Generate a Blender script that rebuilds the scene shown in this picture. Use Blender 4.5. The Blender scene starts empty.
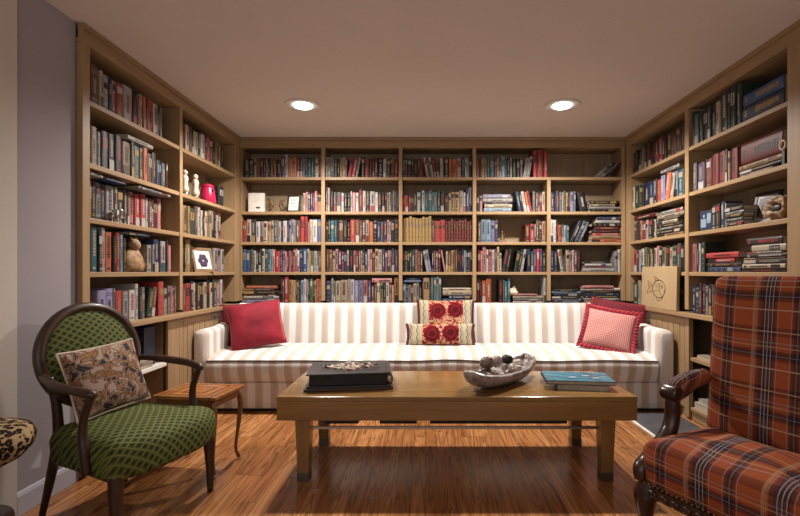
import bpy, math, random
from mathutils import Matrix, Vector, noise
R = math.radians
PI = math.pi
rnd = random.Random(7)
scn = bpy.context.scene
COL = scn.collection
H = 1.25            # eye height
CEIL = 2.745

# ------------------------------------------------------------------ helpers
class MB:
    """collects shapes, links them as ONE mesh"""
    def __init__(s):
        s.v = []; s.f = []; s.m = []; s.sm = []
    def add(s, verts, faces, mi=0, smooth=False, M=None):
        b = len(s.v)
        if M is not None:
            verts = [tuple(M @ Vector(p)) for p in verts]
        s.v += [tuple(p) for p in verts]
        for f in faces:
            s.f.append([i + b for i in f]); s.m.append(mi); s.sm.append(smooth)
        return s
    def box(s, x0, x1, y0, y1, z0, z1, mi=0, M=None):
        v = [(x0,y0,z0),(x1,y0,z0),(x1,y1,z0),(x0,y1,z0),(x0,y0,z1),(x1,y0,z1),(x1,y1,z1),(x0,y1,z1)]
        f = [(0,3,2,1),(4,5,6,7),(0,1,5,4),(1,2,6,5),(2,3,7,6),(3,0,4,7)]
        return s.add(v, f, mi, False, M)
    def tube(s, path, rad, n=10, mi=0, closed=False, sq=1.0, M=None):
        """swept tube; rad = number or list; sq flattens one axis"""
        P = [Vector(p) for p in path]; N = len(P)
        rr = rad if isinstance(rad, (list, tuple)) else [rad] * N
        vs = []; up = None
        for i in range(N):
            a = P[(i-1) % N] if (closed or i > 0) else P[i]
            b = P[(i+1) % N] if (closed or i < N-1) else P[i]
            t = (b - a).normalized()
            if up is None:
                ref = Vector((0,0,1)) if abs(t.z) < .9 else Vector((0,1,0))
                up = (ref - t * ref.dot(t)).normalized()
            else:
                up = (up - t * up.dot(t)).normalized()
            sd = t.cross(up)
            for k in range(n):
                an = 2*PI*k/n
                vs.append(P[i] + (sd*math.cos(an) + up*math.sin(an)*sq) * rr[i])
        fs = []
        for i in range(N if closed else N-1):
            j = (i+1) % N
            for k in range(n):
                k2 = (k+1) % n
                fs.append((i*n+k, i*n+k2, j*n+k2, j*n+k))
        if not closed:
            fs.append(tuple(range(n-1,-1,-1))); fs.append(tuple((N-1)*n+k for k in range(n)))
        return s.add(vs, fs, mi, True, M)
    def lathe(s, prof, n=24, mi=0, M=None, smooth=True):
        vs = []; fs = []
        for (r, z) in prof:
            for k in range(n):
                a = 2*PI*k/n; vs.append((r*math.cos(a), r*math.sin(a), z))
        for i in range(len(prof)-1):
            for k in range(n):
                k2 = (k+1) % n
                fs.append((i*n+k, i*n+k2, (i+1)*n+k2, (i+1)*n+k))
        fs.append(tuple(range(n-1,-1,-1))); fs.append(tuple((len(prof)-1)*n+k for k in range(n)))
        return s.add(vs, fs, mi, smooth, M)
    def ball(s, c, r, n=12, m=8, mi=0, sc=(1,1,1), M=None):
        vs = [(c[0], c[1], c[2]-r*sc[2])]; fs = []
        for i in range(1, m):
            ph = -PI/2 + PI*i/m
            for k in range(n):
                a = 2*PI*k/n
                vs.append((c[0]+r*sc[0]*math.cos(ph)*math.cos(a), c[1]+r*sc[1]*math.cos(ph)*math.sin(a), c[2]+r*sc[2]*math.sin(ph)))
        vs.append((c[0], c[1], c[2]+r*sc[2])); L = len(vs)-1
        for k in range(n): fs.append((0, 1+(k+1) % n, 1+k))
        for i in range(m-2):
            for k in range(n):
                k2 = (k+1) % n
                fs.append((1+i*n+k, 1+i*n+k2, 1+(i+1)*n+k2, 1+(i+1)*n+k))
        b = 1+(m-2)*n
        for k in range(n): fs.append((b+k, b+(k+1) % n, L))
        return s.add(vs, fs, mi, True, M)
    def extr(s, prof, x0, x1, mi=0, smooth=True, M=None, seg=1, warp=None):
        """closed YZ profile extruded along x"""
        n = len(prof); vs = []; fs = []
        for i in range(seg+1):
            x = x0 + (x1-x0)*i/seg
            for (y, z) in prof:
                p = (x, y, z)
                vs.append(warp(p) if warp else p)
        for i in range(seg):
            for k in range(n):
                k2 = (k+1) % n
                fs.append((i*n+k, (i+1)*n+k, (i+1)*n+k2, i*n+k2))
        s.add(vs, fs, mi, smooth, M)
        return s.add([vs[k] for k in range(n)] + [vs[seg*n+k] for k in range(n)],
                     [tuple(range(n)), tuple(range(2*n-1, n-1, -1))], mi, False, M)
    def slab(s, outl, levels, crown=0, rings=5, mi=0, M=None):
        """upholstered slab: outline (xy) list; levels = [(z, inset)], domed top"""
        n = len(outl); cx = sum(p[0] for p in outl)/n; cy = sum(p[1] for p in outl)/n
        vs = []; fs = []
        def ring(inset, z):
            for (x, y) in outl:
                d = math.hypot(x-cx, y-cy); k = (d-inset)/d
                vs.append((cx+(x-cx)*k, cy+(y-cy)*k, z))
        for (z, ins) in levels: ring(ins, z)
        zt, it = levels[-1]
        for r in range(1, rings):
            t = r/rings
            for (x, y) in outl:
                d = math.hypot(x-cx, y-cy); k = (d-it)/d*(1-t)
                vs.append((cx+(x-cx)*k, cy+(y-cy)*k, zt+crown*(1-(1-t)**2.2)))
        L = len(levels)+rings-1
        for i in range(L-1):
            for k in range(n):
                k2 = (k+1) % n
                fs.append((i*n+k, i*n+k2, (i+1)*n+k2, (i+1)*n+k))
        vs.append((cx, cy, zt+crown)); c = len(vs)-1
        for k in range(n): fs.append(((L-1)*n+k, (L-1)*n+(k+1) % n, c))
        fs.append(tuple(range(n-1,-1,-1)))
        return s.add(vs, fs, mi, True, M)
    def build(s, name, mats, parent=None, bevel=0, loc=None, sub=0, seg=2):
        me = bpy.data.meshes.new(name); me.from_pydata(s.v, [], s.f)
        for m in (mats if isinstance(mats, (list, tuple)) else [mats]): me.materials.append(m)
        me.polygons.foreach_set('material_index', s.m)
        me.polygons.foreach_set('use_smooth', s.sm)
        me.update()
        o = bpy.data.objects.new(name, me); COL.objects.link(o)
        if parent is not None: o.parent = parent
        if loc: o.location = loc
        if bevel:
            b = o.modifiers.new('bevel', 'BEVEL'); b.width = bevel; b.segments = seg; b.limit_method = 'ANGLE'; b.angle_limit = R(35)
        if sub:
            b = o.modifiers.new('sub', 'SUBSURF'); b.levels = sub; b.render_levels = sub
        return o

def tag(o, label=None, cat=None, group=None, kind=None):
    if label: o['label'] = label
    if cat: o['category'] = cat
    if group: o['group'] = group
    if kind: o['kind'] = kind
    return o
def empty(name, loc=(0,0,0), rz=0, label=None, cat=None, group=None):
    o = bpy.data.objects.new(name, None); o.empty_display_size = .1
    COL.objects.link(o); o.location = loc; o.rotation_euler = (0, 0, rz)
    return tag(o, label, cat, group)
def TR(x=0, y=0, z=0): return Matrix.Translation((x, y, z))
def RX(a): return Matrix.Rotation(a, 4, 'X')
def RY(a): return Matrix.Rotation(a, 4, 'Y')
def RZ(a): return Matrix.Rotation(a, 4, 'Z')
def bez(p, n=12):
    """Catmull-Rom through points"""
    P = [Vector(q) for q in p]; P = [P[0]*2-P[1]] + P + [P[-1]*2-P[-2]]; out = []
    for i in range(1, len(P)-2):
        a, b, c, d = P[i-1], P[i], P[i+1], P[i+2]
        for k in range(n):
            t = k/n
            out.append(.5*((2*b)+(c-a)*t+(2*a-5*b+4*c-d)*t*t+(3*b-3*c+d-a)*t**3))
    out.append(P[-2]); return out
def lerps(v, N):
    """resample list of radii to N values"""
    out = []
    for i in range(N):
        t = i/(N-1)*(len(v)-1); k = min(int(t), len(v)-2); out.append(v[k]+(v[k+1]-v[k])*(t-k))
    return out
def taper(p, r, n=6):
    q = bez(p, n); return q, lerps(r, len(q))

# ------------------------------------------------------------------ materials
def newmat(name, rough=.6, spec=.4):
    m = bpy.data.materials.new(name); m.use_nodes = True
    nt = m.node_tree; b = nt.nodes['Principled BSDF']
    b.inputs['Roughness'].default_value = rough
    b.inputs['Specular IOR Level'].default_value = spec
    return m, nt, b
class N:
    def __init__(s, nt): s.nt = nt
    def n(s, t, **kw):
        o = s.nt.nodes.new(t)
        for k, v in kw.items(): setattr(o, k, v)
        return o
    def l(s, a, b): s.nt.links.new(a, b)
    def val(s, sock, v):
        if hasattr(v, 'is_output') or isinstance(v, bpy.types.NodeSocket): s.l(v, sock)
        else: sock.default_value = v
    def math(s, op, a, b=None, c=None):
        o = s.n('ShaderNodeMath', operation=op); s.val(o.inputs[0], a)
        if b is not None: s.val(o.inputs[1], b)
        if c is not None: s.val(o.inputs[2], c)
        return o.outputs[0]
    def mix(s, f, a, b, blend='MIX'):
        o = s.n('ShaderNodeMix', data_type='RGBA', blend_type=blend)
        s.val(o.inputs[0], f); s.val(o.inputs[6], a); s.val(o.inputs[7], b); return o.outputs[2]
    def coord(s, which='Object'):
        return s.n('ShaderNodeTexCoord').outputs[which]
    def xyz(s, c):
        o = s.n('ShaderNodeSeparateXYZ'); s.l(c, o.inputs[0]); return o.outputs
    def mapping(s, c, scale=(1,1,1), rot=(0,0,0), loc=(0,0,0)):
        o = s.n('ShaderNodeMapping'); s.l(c, o.inputs[0]); o.inputs['Scale'].default_value = scale
        o.inputs['Rotation'].default_value = rot; o.inputs['Location'].default_value = loc; return o.outputs[0]
    def noise(s, c, scale=5, detail=3, rough=.5, dist=0):
        o = s.n('ShaderNodeTexNoise'); s.l(c, o.inputs['Vector']); o.inputs['Scale'].default_value = scale
        o.inputs['Detail'].default_value = detail; o.inputs['Roughness'].default_value = rough
        o.inputs['Distortion'].default_value = dist; return o
    def ramp(s, f, stops, interp='LINEAR'):
        o = s.n('ShaderNodeValToRGB'); s.l(f, o.inputs[0]); cr = o.color_ramp; cr.interpolation = interp
        while len(cr.elements) > 1: cr.elements.remove(cr.elements[-1])
        cr.elements[0].position = stops[0][0]; cr.elements[0].color = (*stops[0][1], 1)
        for p, c in stops[1:]:
            e = cr.elements.new(p); e.color = (*c, 1)
        return o.outputs[0]
    def bump(s, h, strength, dist, b):
        o = s.n('ShaderNodeBump'); s.l(h, o.inputs['Height']); o.inputs['Strength'].default_value = strength
        o.inputs['Distance'].default_value = dist; s.l(o.outputs[0], b.inputs['Normal'])
def rgb(c): return (*c, 1)
def soft(c):
    g_ = .3*c[0]+.55*c[1]+.15*c[2]
    return tuple((x*.84+g_*.16)*.74 for x in c)
def mul(c, k): return tuple(min(1, x*k) for x in c)

def plain(name, c, rough=.6, spec=.4, metal=0, var=.12, nscale=12):
    m, nt, b = newmat(name, rough, spec); g = N(nt)
    nz = g.noise(g.coord(), nscale, 3)
    b.inputs['Metallic'].default_value = metal
    g.l(g.ramp(nz.outputs[0], [(.3, mul(c, 1-var)), (.7, mul(c, 1+var))]), b.inputs['Base Color'])
    return m
def wood(name, c1, c2, axis='X', rough=.4, scale=1, coat=0, vein=None):
    m, nt, b = newmat(name, rough); g = N(nt)
    k = [28*scale]*3; k['XYZ'.index(axis)] = 1.6*scale
    co = g.mapping(g.coord(), tuple(k))
    a = g.noise(co, 1, 5, .6, .6)
    c = g.noise(g.mapping(g.coord(), tuple(q*.18 for q in k)), 1, 2, .5, 1.2)
    col = g.ramp(a.outputs[0], [(.25, c1), (.5, tuple((p+q)/2 for p, q in zip(c1, c2))), (.75, c2)])
    col = g.mix(g.math('MULTIPLY', c.outputs[0], .45), col, rgb(mul(c1, .8)))
    g.l(col, b.inputs['Base Color'])
    g.bump(a.outputs[0], .12, .002, b)
    b.inputs['Coat Weight'].default_value = coat; b.inputs['Coat Roughness'].default_value = .12
    return m

OAK1, OAK2 = (.24,.155,.08), (.37,.25,.135)
M = {}
M['oakX'] = wood('pale oak, level grain', OAK1, OAK2, 'X', .45)
M['oakY'] = wood('pale oak, grain along the side', OAK1, OAK2, 'Y', .45)
M['oakZ'] = wood('pale oak, upright grain', OAK1, OAK2, 'Z', .45)
M['back'] = wood('knotty back boards', (.22,.165,.105), (.38,.285,.18), 'Z', .6, .7)
M['table'] = wood('golden oak', (.19,.098,.028), (.33,.19,.062), 'X', .22, .8, .35)
M['tableY'] = wood('golden oak legs', (.17,.09,.028), (.29,.165,.055), 'Z', .3, .8, .2)
M['dark'] = wood('dark walnut', (.024,.011,.007), (.06,.028,.015), 'Z', .4, 1, .1)
M['darkcarve'] = wood('carved mahogany', (.015,.006,.004), (.05,.018,.01), 'Z', .3, 1, .3)
M['fruit'] = wood('reddish fruitwood', (.12,.042,.014), (.22,.085,.028), 'X', .25, 1, .3)
M['steel'] = plain('brushed steel', (.38,.36,.33), .3, .5, 1)
M['ferrule'] = plain('dull bronze', (.13,.11,.09), .4, .5, .8)
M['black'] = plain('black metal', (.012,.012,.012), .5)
M['ceil'] = plain('ceiling paint', (.58,.52,.475), .9, .1, 0, .025, 1.2)
M['wall'] = plain('lilac grey paint', (.30,.275,.30), .85, .2, 0, .03, 2)
M['cream'] = plain('cream paint', (.5,.46,.42), .7, .3, 0, .03, 2)
M['base'] = plain('white gloss paint', (.42,.42,.5), .5, .4, 0, .03, 2)
M['slate'] = plain('slate', (.06,.062,.07), .5, .4, 0, .2, 9)
M['white'] = plain('white', (.62,.6,.56), .6)
M['page'] = plain('page paper', (.36,.31,.24), .8, .2, 0, .15, 60)
M['gold'] = plain('old brass', (.13,.085,.04), .5, .4, .6)
M['silver'] = plain('silver', (.6,.6,.6), .2, .5, 1)
M['crim'] = plain('crimson lacquer', (.38,.012,.06), .3)
M['yellow'] = plain('yellow glaze', (.6,.33,.03), .35)
M['shell'] = plain('shell', (.22,.13,.07), .5, .4, 0, .5, 18)
M['ivory'] = plain('ivory plaster', (.52,.45,.36), .6, .3, 0, .15, 30)
M['tangle'] = plain('beige print', (.26,.16,.085), .6, .3, 0, .6, 22)
M['glassy'] = plain('smoky glass', (.12,.14,.14), .12, .6, .3)

def mat_floor():
    m, nt, b = newmat('oak plank floor', .27, .5); g = N(nt)
    x, y, z = g.xyz(g.coord())
    W = .083
    xi = g.math('DIVIDE', x, W); row = g.math('FLOOR', xi)
    wn = g.n('ShaderNodeTexWhiteNoise', noise_dimensions='1D'); g.l(row, wn.inputs['W'])
    ys = g.math('ADD', y, g.math('MULTIPLY', wn.outputs[0], 7.3))
    yi = g.math('DIVIDE', ys, 1.15); pl = g.math('FLOOR', yi)
    cv = g.n('ShaderNodeCombineXYZ'); g.l(row, cv.inputs[0]); g.l(pl, cv.inputs[1])
    wn2 = g.n('ShaderNodeTexWhiteNoise', noise_dimensions='2D'); g.l(cv.outputs[0], wn2.inputs['Vector'])
    pid = wn2.outputs[0]
    # grain, offset for each plank
    gv = g.n('ShaderNodeCombineXYZ')
    g.l(g.math('ADD', g.math('MULTIPLY', x, 14), g.math('MULTIPLY', pid, 50)), gv.inputs[0])
    g.l(g.math('MULTIPLY', y, .8), gv.inputs[1]); g.l(g.math('MULTIPLY', pid, 31), gv.inputs[2])
    n1 = g.noise(gv.outputs[0], 1, 4, .55, 1.0)
    rings = g.math('FRACT', g.math('MULTIPLY', n1.outputs[0], 7))
    n2 = g.noise(gv.outputs[0], 3, 3, .6, .3)
    base = g.ramp(pid, [(0, (.29,.122,.043)), (.4, (.33,.145,.053)), (.75, (.38,.175,.067)), (1, (.44,.215,.088))])
    d = g.ramp(rings, [(0, (.26,.19,.15)), (.22, (.8,.74,.68)), (.6, (1.15,1.15,1.1)), (1, (.6,.5,.42))])
    col = g.mix(.9, base, d, 'MULTIPLY')
    col = g.mix(.45, col, g.ramp(n2.outputs[0], [(.3, (.6,.55,.5)), (.65, (1.15,1.15,1.15))]), 'MULTIPLY')
    fx = g.math('FRACT', xi); fy = g.math('FRACT', yi)
    e1 = g.math('LESS_THAN', fx, .03); e2 = g.math('LESS_THAN', fy, .003)
    edge = g.math('MAXIMUM', e1, e2)
    col = g.mix(g.math('MULTIPLY', edge, .7), col, (.03,.012,.006,1))
    g.l(col, b.inputs['Base Color'])
    g.l(g.math('ADD', .13, g.math('MULTIPLY', n2.outputs[0], .16)), b.inputs['Roughness'])
    hh = g.math('SUBTRACT', g.math('MULTIPLY', rings, .3), edge)
    g.bump(hh, .25, .0015, b)
    return m
M['floor'] = mat_floor()

def mat_stripe(name, axis):
    m, nt, b = newmat(name, .75, .2); g = N(nt)
    c = g.xyz(g.coord())['XYZ'.index(axis)]
    f = g.math('FRACT', g.math('DIVIDE', g.math('ADD', c, 10.0), .138))
    W_, T_ = (.72,.725,.74), (.50,.435,.38)
    col = g.ramp(f, [(0, T_), (.30, T_), (.36, mul(T_,1.12)), (.44, mul(T_,1.12)), (.5, W_), (.94, W_), (1, T_)])
    w = g.noise(g.mapping(g.coord(), (1,1,1)), 4, 3)
    col = g.mix(.35, col, g.ramp(w.outputs[0], [(.3, (.8,.78,.76)), (.7, (1,1,1))]), 'MULTIPLY')
    g.l(col, b.inputs['Base Color'])
    g.bump(w.outputs[0], .35, .01, b)
    b.inputs['Sheen Weight'].default_value = .15
    return m
M['stripeX'] = mat_stripe('striped linen', 'X'); M['stripeY'] = mat_stripe('striped linen on the arms', 'Y')

def mat_plaid():
    m, nt, b = newmat('tartan wool', .85, .15); g = N(nt)
    x, y, z = g.xyz(g.coord())
    v = g.math('ADD', y, z)
    def band(t, per, off, stops):
        return g.ramp(g.math('FRACT', g.math('DIVIDE', g.math('ADD', t, 10+off), per)), stops, 'CONSTANT')
    O, S1_, S2_ = (1,1,1), (.55,.52,.6), (.27,.42,.9)
    # dark bands multiply the ground, fine pale lines lie on top
    a = band(x, .30, .05, [(0,O),(.22,S1_),(.25,S2_),(.34,S1_),(.37,O),(.58,S1_),(.61,S2_),(.80,S1_),(.84,O)])
    c = band(v, .25, .02, [(0,O),(.30,S1_),(.34,S2_),(.44,S1_),(.47,O),(.72,S1_),(.86,O)])
    col = g.mix(1, (.35,.082,.028,1), a, 'MULTIPLY'); col = g.mix(1, col, c, 'MULTIPLY')
    Z, I1, I2 = (0,0,0), (.55,)*3, (.8,)*3
    lx = band(x, .30, .05, [(0,Z),(.20,I1),(.21,Z),(.29,I1),(.30,Z),(.38,I1),(.39,Z),(.56,I1),(.57,Z),(.64,I2),(.652,Z),(.69,I2),(.702,Z),(.74,I2),(.752,Z),(.86,I1),(.87,Z)])
    tx = band(x, .30, .05, [(0,Z),(.88,I1),(.925,Z)])
    tv = band(v, .25, .02, [(0,Z),(.15,I2),(.175,Z),(.52,I1),(.54,Z),(.78,I2),(.80,Z)])
    lv = band(v, .25, .02, [(0,Z),(.38,I1),(.39,Z),(.60,I1),(.61,Z)])
    col = g.mix(lx, col, (.34,.34,.40,1)); col = g.mix(tx, col, (.40,.26,.13,1)); col = g.mix(tv, col, (.46,.33,.20,1)); col = g.mix(lv, col, (.34,.34,.38,1))
    # twill
    tw = g.math('FRACT', g.math('MULTIPLY', g.math('ADD', x, v), 160))
    col = g.mix(.25, col, g.ramp(tw, [(0, (.75,.75,.75)), (.5, (1.15,1.15,1.15)), (1, (.75,.75,.75))]), 'MULTIPLY')
    bl = g.n('ShaderNodeHueSaturation'); bl.inputs['Value'].default_value = .74; bl.inputs['Saturation'].default_value = 1.0; g.l(col, bl.inputs['Color'])
    g.l(bl.outputs[0], b.inputs['Base Color'])
    g.bump(g.noise(g.coord(), 5, 2).outputs[0], .3, .012, b)
    return m
M['plaid'] = mat_plaid()

def mat_lattice():
    m, nt, b = newmat('green lattice weave', .8, .2); g = N(nt)
    x, y, z = g.xyz(g.coord())
    v = g.math('SUBTRACT', y, z); v = g.math('SUBTRACT', v, 0)
    u = x
    p = .046
    a = g.math('FRACT', g.math('DIVIDE', g.math('ADD', g.math('ADD', u, g.math('MULTIPLY', v, 1.0)), 10), p))
    c = g.math('FRACT', g.math('DIVIDE', g.math('ADD', g.math('SUBTRACT', u, g.math('MULTIPLY', v, 1.0)), 10), p))
    da = g.math('ABSOLUTE', g.math('SUBTRACT', a, .5)); dc = g.math('ABSOLUTE', g.math('SUBTRACT', c, .5))
    mx = g.math('MAXIMUM', da, dc)      # .5 at the lines
    nz = g.noise(g.coord(), 90, 2).outputs[0]
    mm = g.math('ADD', mx, g.math('MULTIPLY', g.math('SUBTRACT', nz, .5), .12))
    col = g.ramp(mm, [(.0, (.016,.02,.01)), (.18, (.024,.032,.012)), (.32, (.06,.075,.017)), (.42, (.105,.125,.028)), (.5, (.145,.155,.055))])
    g.l(col, b.inputs['Base Color'])
    g.bump(mx, .4, .006, b)
    return m
M['lattice'] = mat_lattice()
def mat_leopard():
    m, nt, b = newmat('leopard print plush', .9, .1); g = N(nt)
    vo = g.n('ShaderNodeTexVoronoi', feature='F1'); g.l(g.mapping(g.coord(), (1,1,1)), vo.inputs['Vector']); vo.inputs['Scale'].default_value = 38
    nz = g.noise(g.coord(), 50, 2).outputs[0]
    d = g.math('ADD', vo.outputs['Distance'], g.math('MULTIPLY', g.math('SUBTRACT', nz, .5), .5))
    g.l(g.ramp(d, [(0, (.2,.12,.05)), (.14, (.12,.06,.025)), (.17, (.012,.008,.006)), (.50, (.012,.008,.006)), (.55, (.28,.19,.1)), (1, (.34,.25,.15))]), b.inputs['Base Color'])
    return m
M['leopard'] = mat_leopard()
def mat_floral(name, bg, cols, scale):
    m, nt, b = newmat(name, .85, .15); g = N(nt)
    nz = g.noise(g.coord(), scale, 3, .6, .8).outputs[0]
    vo = g.n('ShaderNodeTexVoronoi'); g.l(g.coord(), vo.inputs['Vector']); vo.inputs['Scale'].default_value = scale*2.2
    fine = g.noise(g.coord(), scale*7, 2, .5, 1.5).outputs[0]
    st = [(0, cols[0]), (.34, cols[0])]
    pos = .38
    for c in cols[1:]: st.append((pos, c)); pos += .042
    st.append((pos, bg))
    a = g.ramp(nz, st, 'CONSTANT')
    ink = g.math('MULTIPLY', g.math('LESS_THAN', fine, .44), g.math('LESS_THAN', nz, .56))
    a = g.mix(g.math('MULTIPLY', ink, .75), a, (.02,.016,.02,1))
    spot = g.math('LESS_THAN', vo.outputs['Distance'], .13)
    a = g.mix(g.math('MULTIPLY', spot, .8), a, (.09,.025,.03,1))
    g.l(a, b.inputs['Base Color']); return m
M['floral'] = mat_floral('bird and flower print', (.33,.25,.21), [(.03,.025,.03), (.05,.045,.05), (.28,.2,.15), (.26,.13,.05), (.2,.1,.05)], 17)
def mat_velvet(name, c):
    m, nt, b = newmat(name, .7, .2); g = N(nt)
    nz = g.noise(g.coord(), 6, 3, .6, .4).outputs[0]
    g.l(g.ramp(nz, [(.3, mul(c, .6)), (.7, mul(c, 1.25))]), b.inputs['Base Color'])
    b.inputs['Sheen Weight'].default_value = .5; b.inputs['Sheen Tint'].default_value = (1,.3,.3,1)
    g.bump(nz, .4, .02, b); return m
M['velvet'] = mat_velvet('crimson velvet', (.19,.006,.018)); M['velvet2'] = mat_velvet('deep red velvet', (.10,.004,.012))
def mat_check():
    m, nt, b = newmat('pink woven check', .85, .2); g = N(nt)
    x, y, z = g.xyz(g.coord())
    a = g.math('FRACT', g.math('MULTIPLY', g.math('ADD', x, 5), 62)); c = g.math('FRACT', g.math('MULTIPLY', g.math('ADD', z, 5), 62))
    s = g.math('ADD', g.math('GREATER_THAN', a, .45), g.math('GREATER_THAN', c, .45))
    g.l(g.ramp(g.math('MULTIPLY', s, .5), [(0, (.34,.045,.06)), (.4, (.42,.16,.15)), (.9, (.48,.34,.30))], 'CONSTANT'), b.inputs['Base Color'])
    return m
M['check'] = mat_check()
def mat_suzani(bz):
    """ivory ground with big crimson blooms in the middle, grey zigzags on the sides (local x,z)"""
    m, nt, b = newmat('embroidered blooms', .85, .15); g = N(nt)
    x, y, z = g.xyz(g.coord())
    def bloom(cx, cz, r):
        d = g.math('SQRT', g.math('ADD', g.math('POWER', g.math('SUBTRACT', x, cx), 2), g.math('POWER', g.math('SUBTRACT', z, cz), 2)))
        nz = g.noise(g.coord(), 40, 2).outputs[0]
        return g.math('DIVIDE', g.math('ADD', d, g.math('MULTIPLY', g.math('SUBTRACT', nz, .5), .045)), r)
    mid = g.ramp(g.noise(g.coord(), 16, 2, .5, 1).outputs[0], [(0, (.2,.012,.02)), (.44, (.46,.3,.18)), (.54, (.4,.1,.06)), (.59, (.18,.008,.015))], 'CONSTANT')
    d1 = bloom(-.085, bz, .085); d2 = bloom(.10, bz+.01, .085)
    stp = [(0, (.07,.004,.006)), (.4, (.17,.008,.014)), (.62, (.07,.004,.008)), (.8, (.18,.009,.016))]
    mid = g.mix(g.math('LESS_THAN', d1, 1), mid, g.ramp(d1, stp, 'CONSTANT'))
    mid = g.mix(g.math('LESS_THAN', d2, 1), mid, g.ramp(d2, stp, 'CONSTANT'))
    zz = g.math('ABSOLUTE', g.math('SUBTRACT', g.math('FRACT', g.math('MULTIPLY', z, 14)), .5))
    t = g.math('FRACT', g.math('MULTIPLY', g.math('ADD', g.math('ADD', x, 5), g.math('MULTIPLY', zz, .03)), 16))
    side = g.ramp(t, [(0, (.45,.39,.3)), (.3, (.05,.045,.05)), (.4, (.33,.33,.3)), (.62, (.42,.36,.14)), (.85, (.45,.39,.3))], 'CONSTANT')
    col = g.mix(g.math('GREATER_THAN', g.math('ABSOLUTE', x), .185), mid, side)
    g.l(col, b.inputs['Base Color']); return m
M['suzani'] = mat_suzani(.11); M['suzani2'] = mat_suzani(.325)
def mat_seascape():
    m, nt, b = newmat('seascape cover', .25, .5); g = N(nt)
    nz = g.noise(g.mapping(g.coord(), (10, 26, 1)), 1, 4, .6, 1).outputs[0]
    g.l(g.ramp(nz, [(.3, (.01,.06,.12)), (.5, (.02,.15,.24)), (.6, (.05,.28,.36)), (.66, (.06,.2,.1)), (.72, (.5,.6,.65))]), b.inputs['Base Color'])
    return m
M['sea'] = mat_seascape()
def mat_mosaic():
    m, nt, b = newmat('beaded mosaic', .4, .5); g = N(nt)
    vo = g.n('ShaderNodeTexVoronoi'); g.l(g.coord(), vo.inputs['Vector']); vo.inputs['Scale'].default_value = 60
    g.l(g.ramp(vo.outputs['Color'], [(0, (.04,.03,.025)), (.35, (.45,.38,.3)), (.6, (.18,.1,.06)), (.8, (.6,.55,.5))], 'CONSTANT'), b.inputs['Base Color']); return m
M['mosaic'] = mat_mosaic()
def mat_marq():
    m, nt, b = newmat('marquetry top', .25, .5); g = N(nt)
    x, y, z = g.xyz(g.coord())
    ax = g.math('ABSOLUTE', x); ay = g.math('ABSOLUTE', y); q = g.math('MAXIMUM', ax, ay)
    grain = g.noise(g.mapping(g.coord(), (4, 40, 4)), 1, 4).outputs[0]
    base = g.ramp(grain, [(.3, (.2,.075,.022)), (.7, (.34,.15,.048))])
    rng = g.ramp(q, [(0, (1.2,1,.7)), (.06, (.3,.18,.12)), (.075, (1.3,1.1,.8)), (.12, (.25,.15,.1)), (.13, (1,1,1)), (.165, (.35,.22,.14)), (.172, (1.05,1,.95))], 'CONSTANT')
    g.l(g.mix(1, base, rng, 'MULTIPLY'), b.inputs['Base Color']); return m
M['marq'] = mat_marq()
M['pearl'] = plain('mother of pearl crust', (.25,.21,.2), .35, .5, 0, .55, 24)
M['pebble'] = plain('brown agate', (.15,.11,.09), .3, .5, 0, .8, 16)
M['pebble2'] = plain('pale coral', (.42,.36,.33), .5, .4, 0, .4, 30)
M['leather'] = plain('black leather', (.018,.018,.022), .38, .5, 0, .3, 40)
M['brownleather'] = plain('brown leather', (.045,.02,.014), .45)
M['glow'] = bpy.data.materials.new('lamp glow'); M['glow'].use_nodes = True
_b = M['glow'].node_tree.nodes['Principled BSDF']; _b.inputs['Emission Color'].default_value = (1,.93,.85,1); _b.inputs['Emission Strength'].default_value = 14

# ------------------------------------------------------------------ room shell
YB = 5.3; YF = -2.2; XL = -2.09; XR = 2.56
def struct(name, mb, mat, **k):
    return tag(mb.build(name, mat, **k), kind='structure')
struct('floor', MB().box(-2.5, 2.8, YF, 5.45, -.06, 0), M['floor'])
struct('ceiling', MB().box(-2.5, 2.8, YF, 5.45, CEIL, CEIL+.08), M['ceil'])
struct('wall_back', MB().box(-2.5, 2.8, 5.325, 5.45, 0, CEIL), M['wall'])
struct('wall_left', MB().box(-2.5, XL, 2.29, 2.692, 0, CEIL), M['wall'])
struct('wall_left_recess', MB().box(-2.5, -2.385, 2.692, 5.325, 0, CEIL), M['wall'])
struct('wall_left_near', MB().box(-2.5, XL+.015, YF, 2.29, 0, CEIL), M['cream'])
struct('wall_right', MB().box(XR, 2.8, YF, 5.325, 0, CEIL), M['wall'])
struct('wall_right_near', MB().box(2.25, XR, YF, 2.64, 0, CEIL), M['wall'])
struct('baseboard_left', MB().extr([(-2.0899,.001),(-2.074,.001),(-2.074,.1),(-2.08,.118),(-2.0899,.12)], 2.291, 2.691, 0, False, M=Matrix(((0,1,0,0),(1,0,0,0),(0,0,1,0),(0,0,0,1)))), M['base'])

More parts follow.
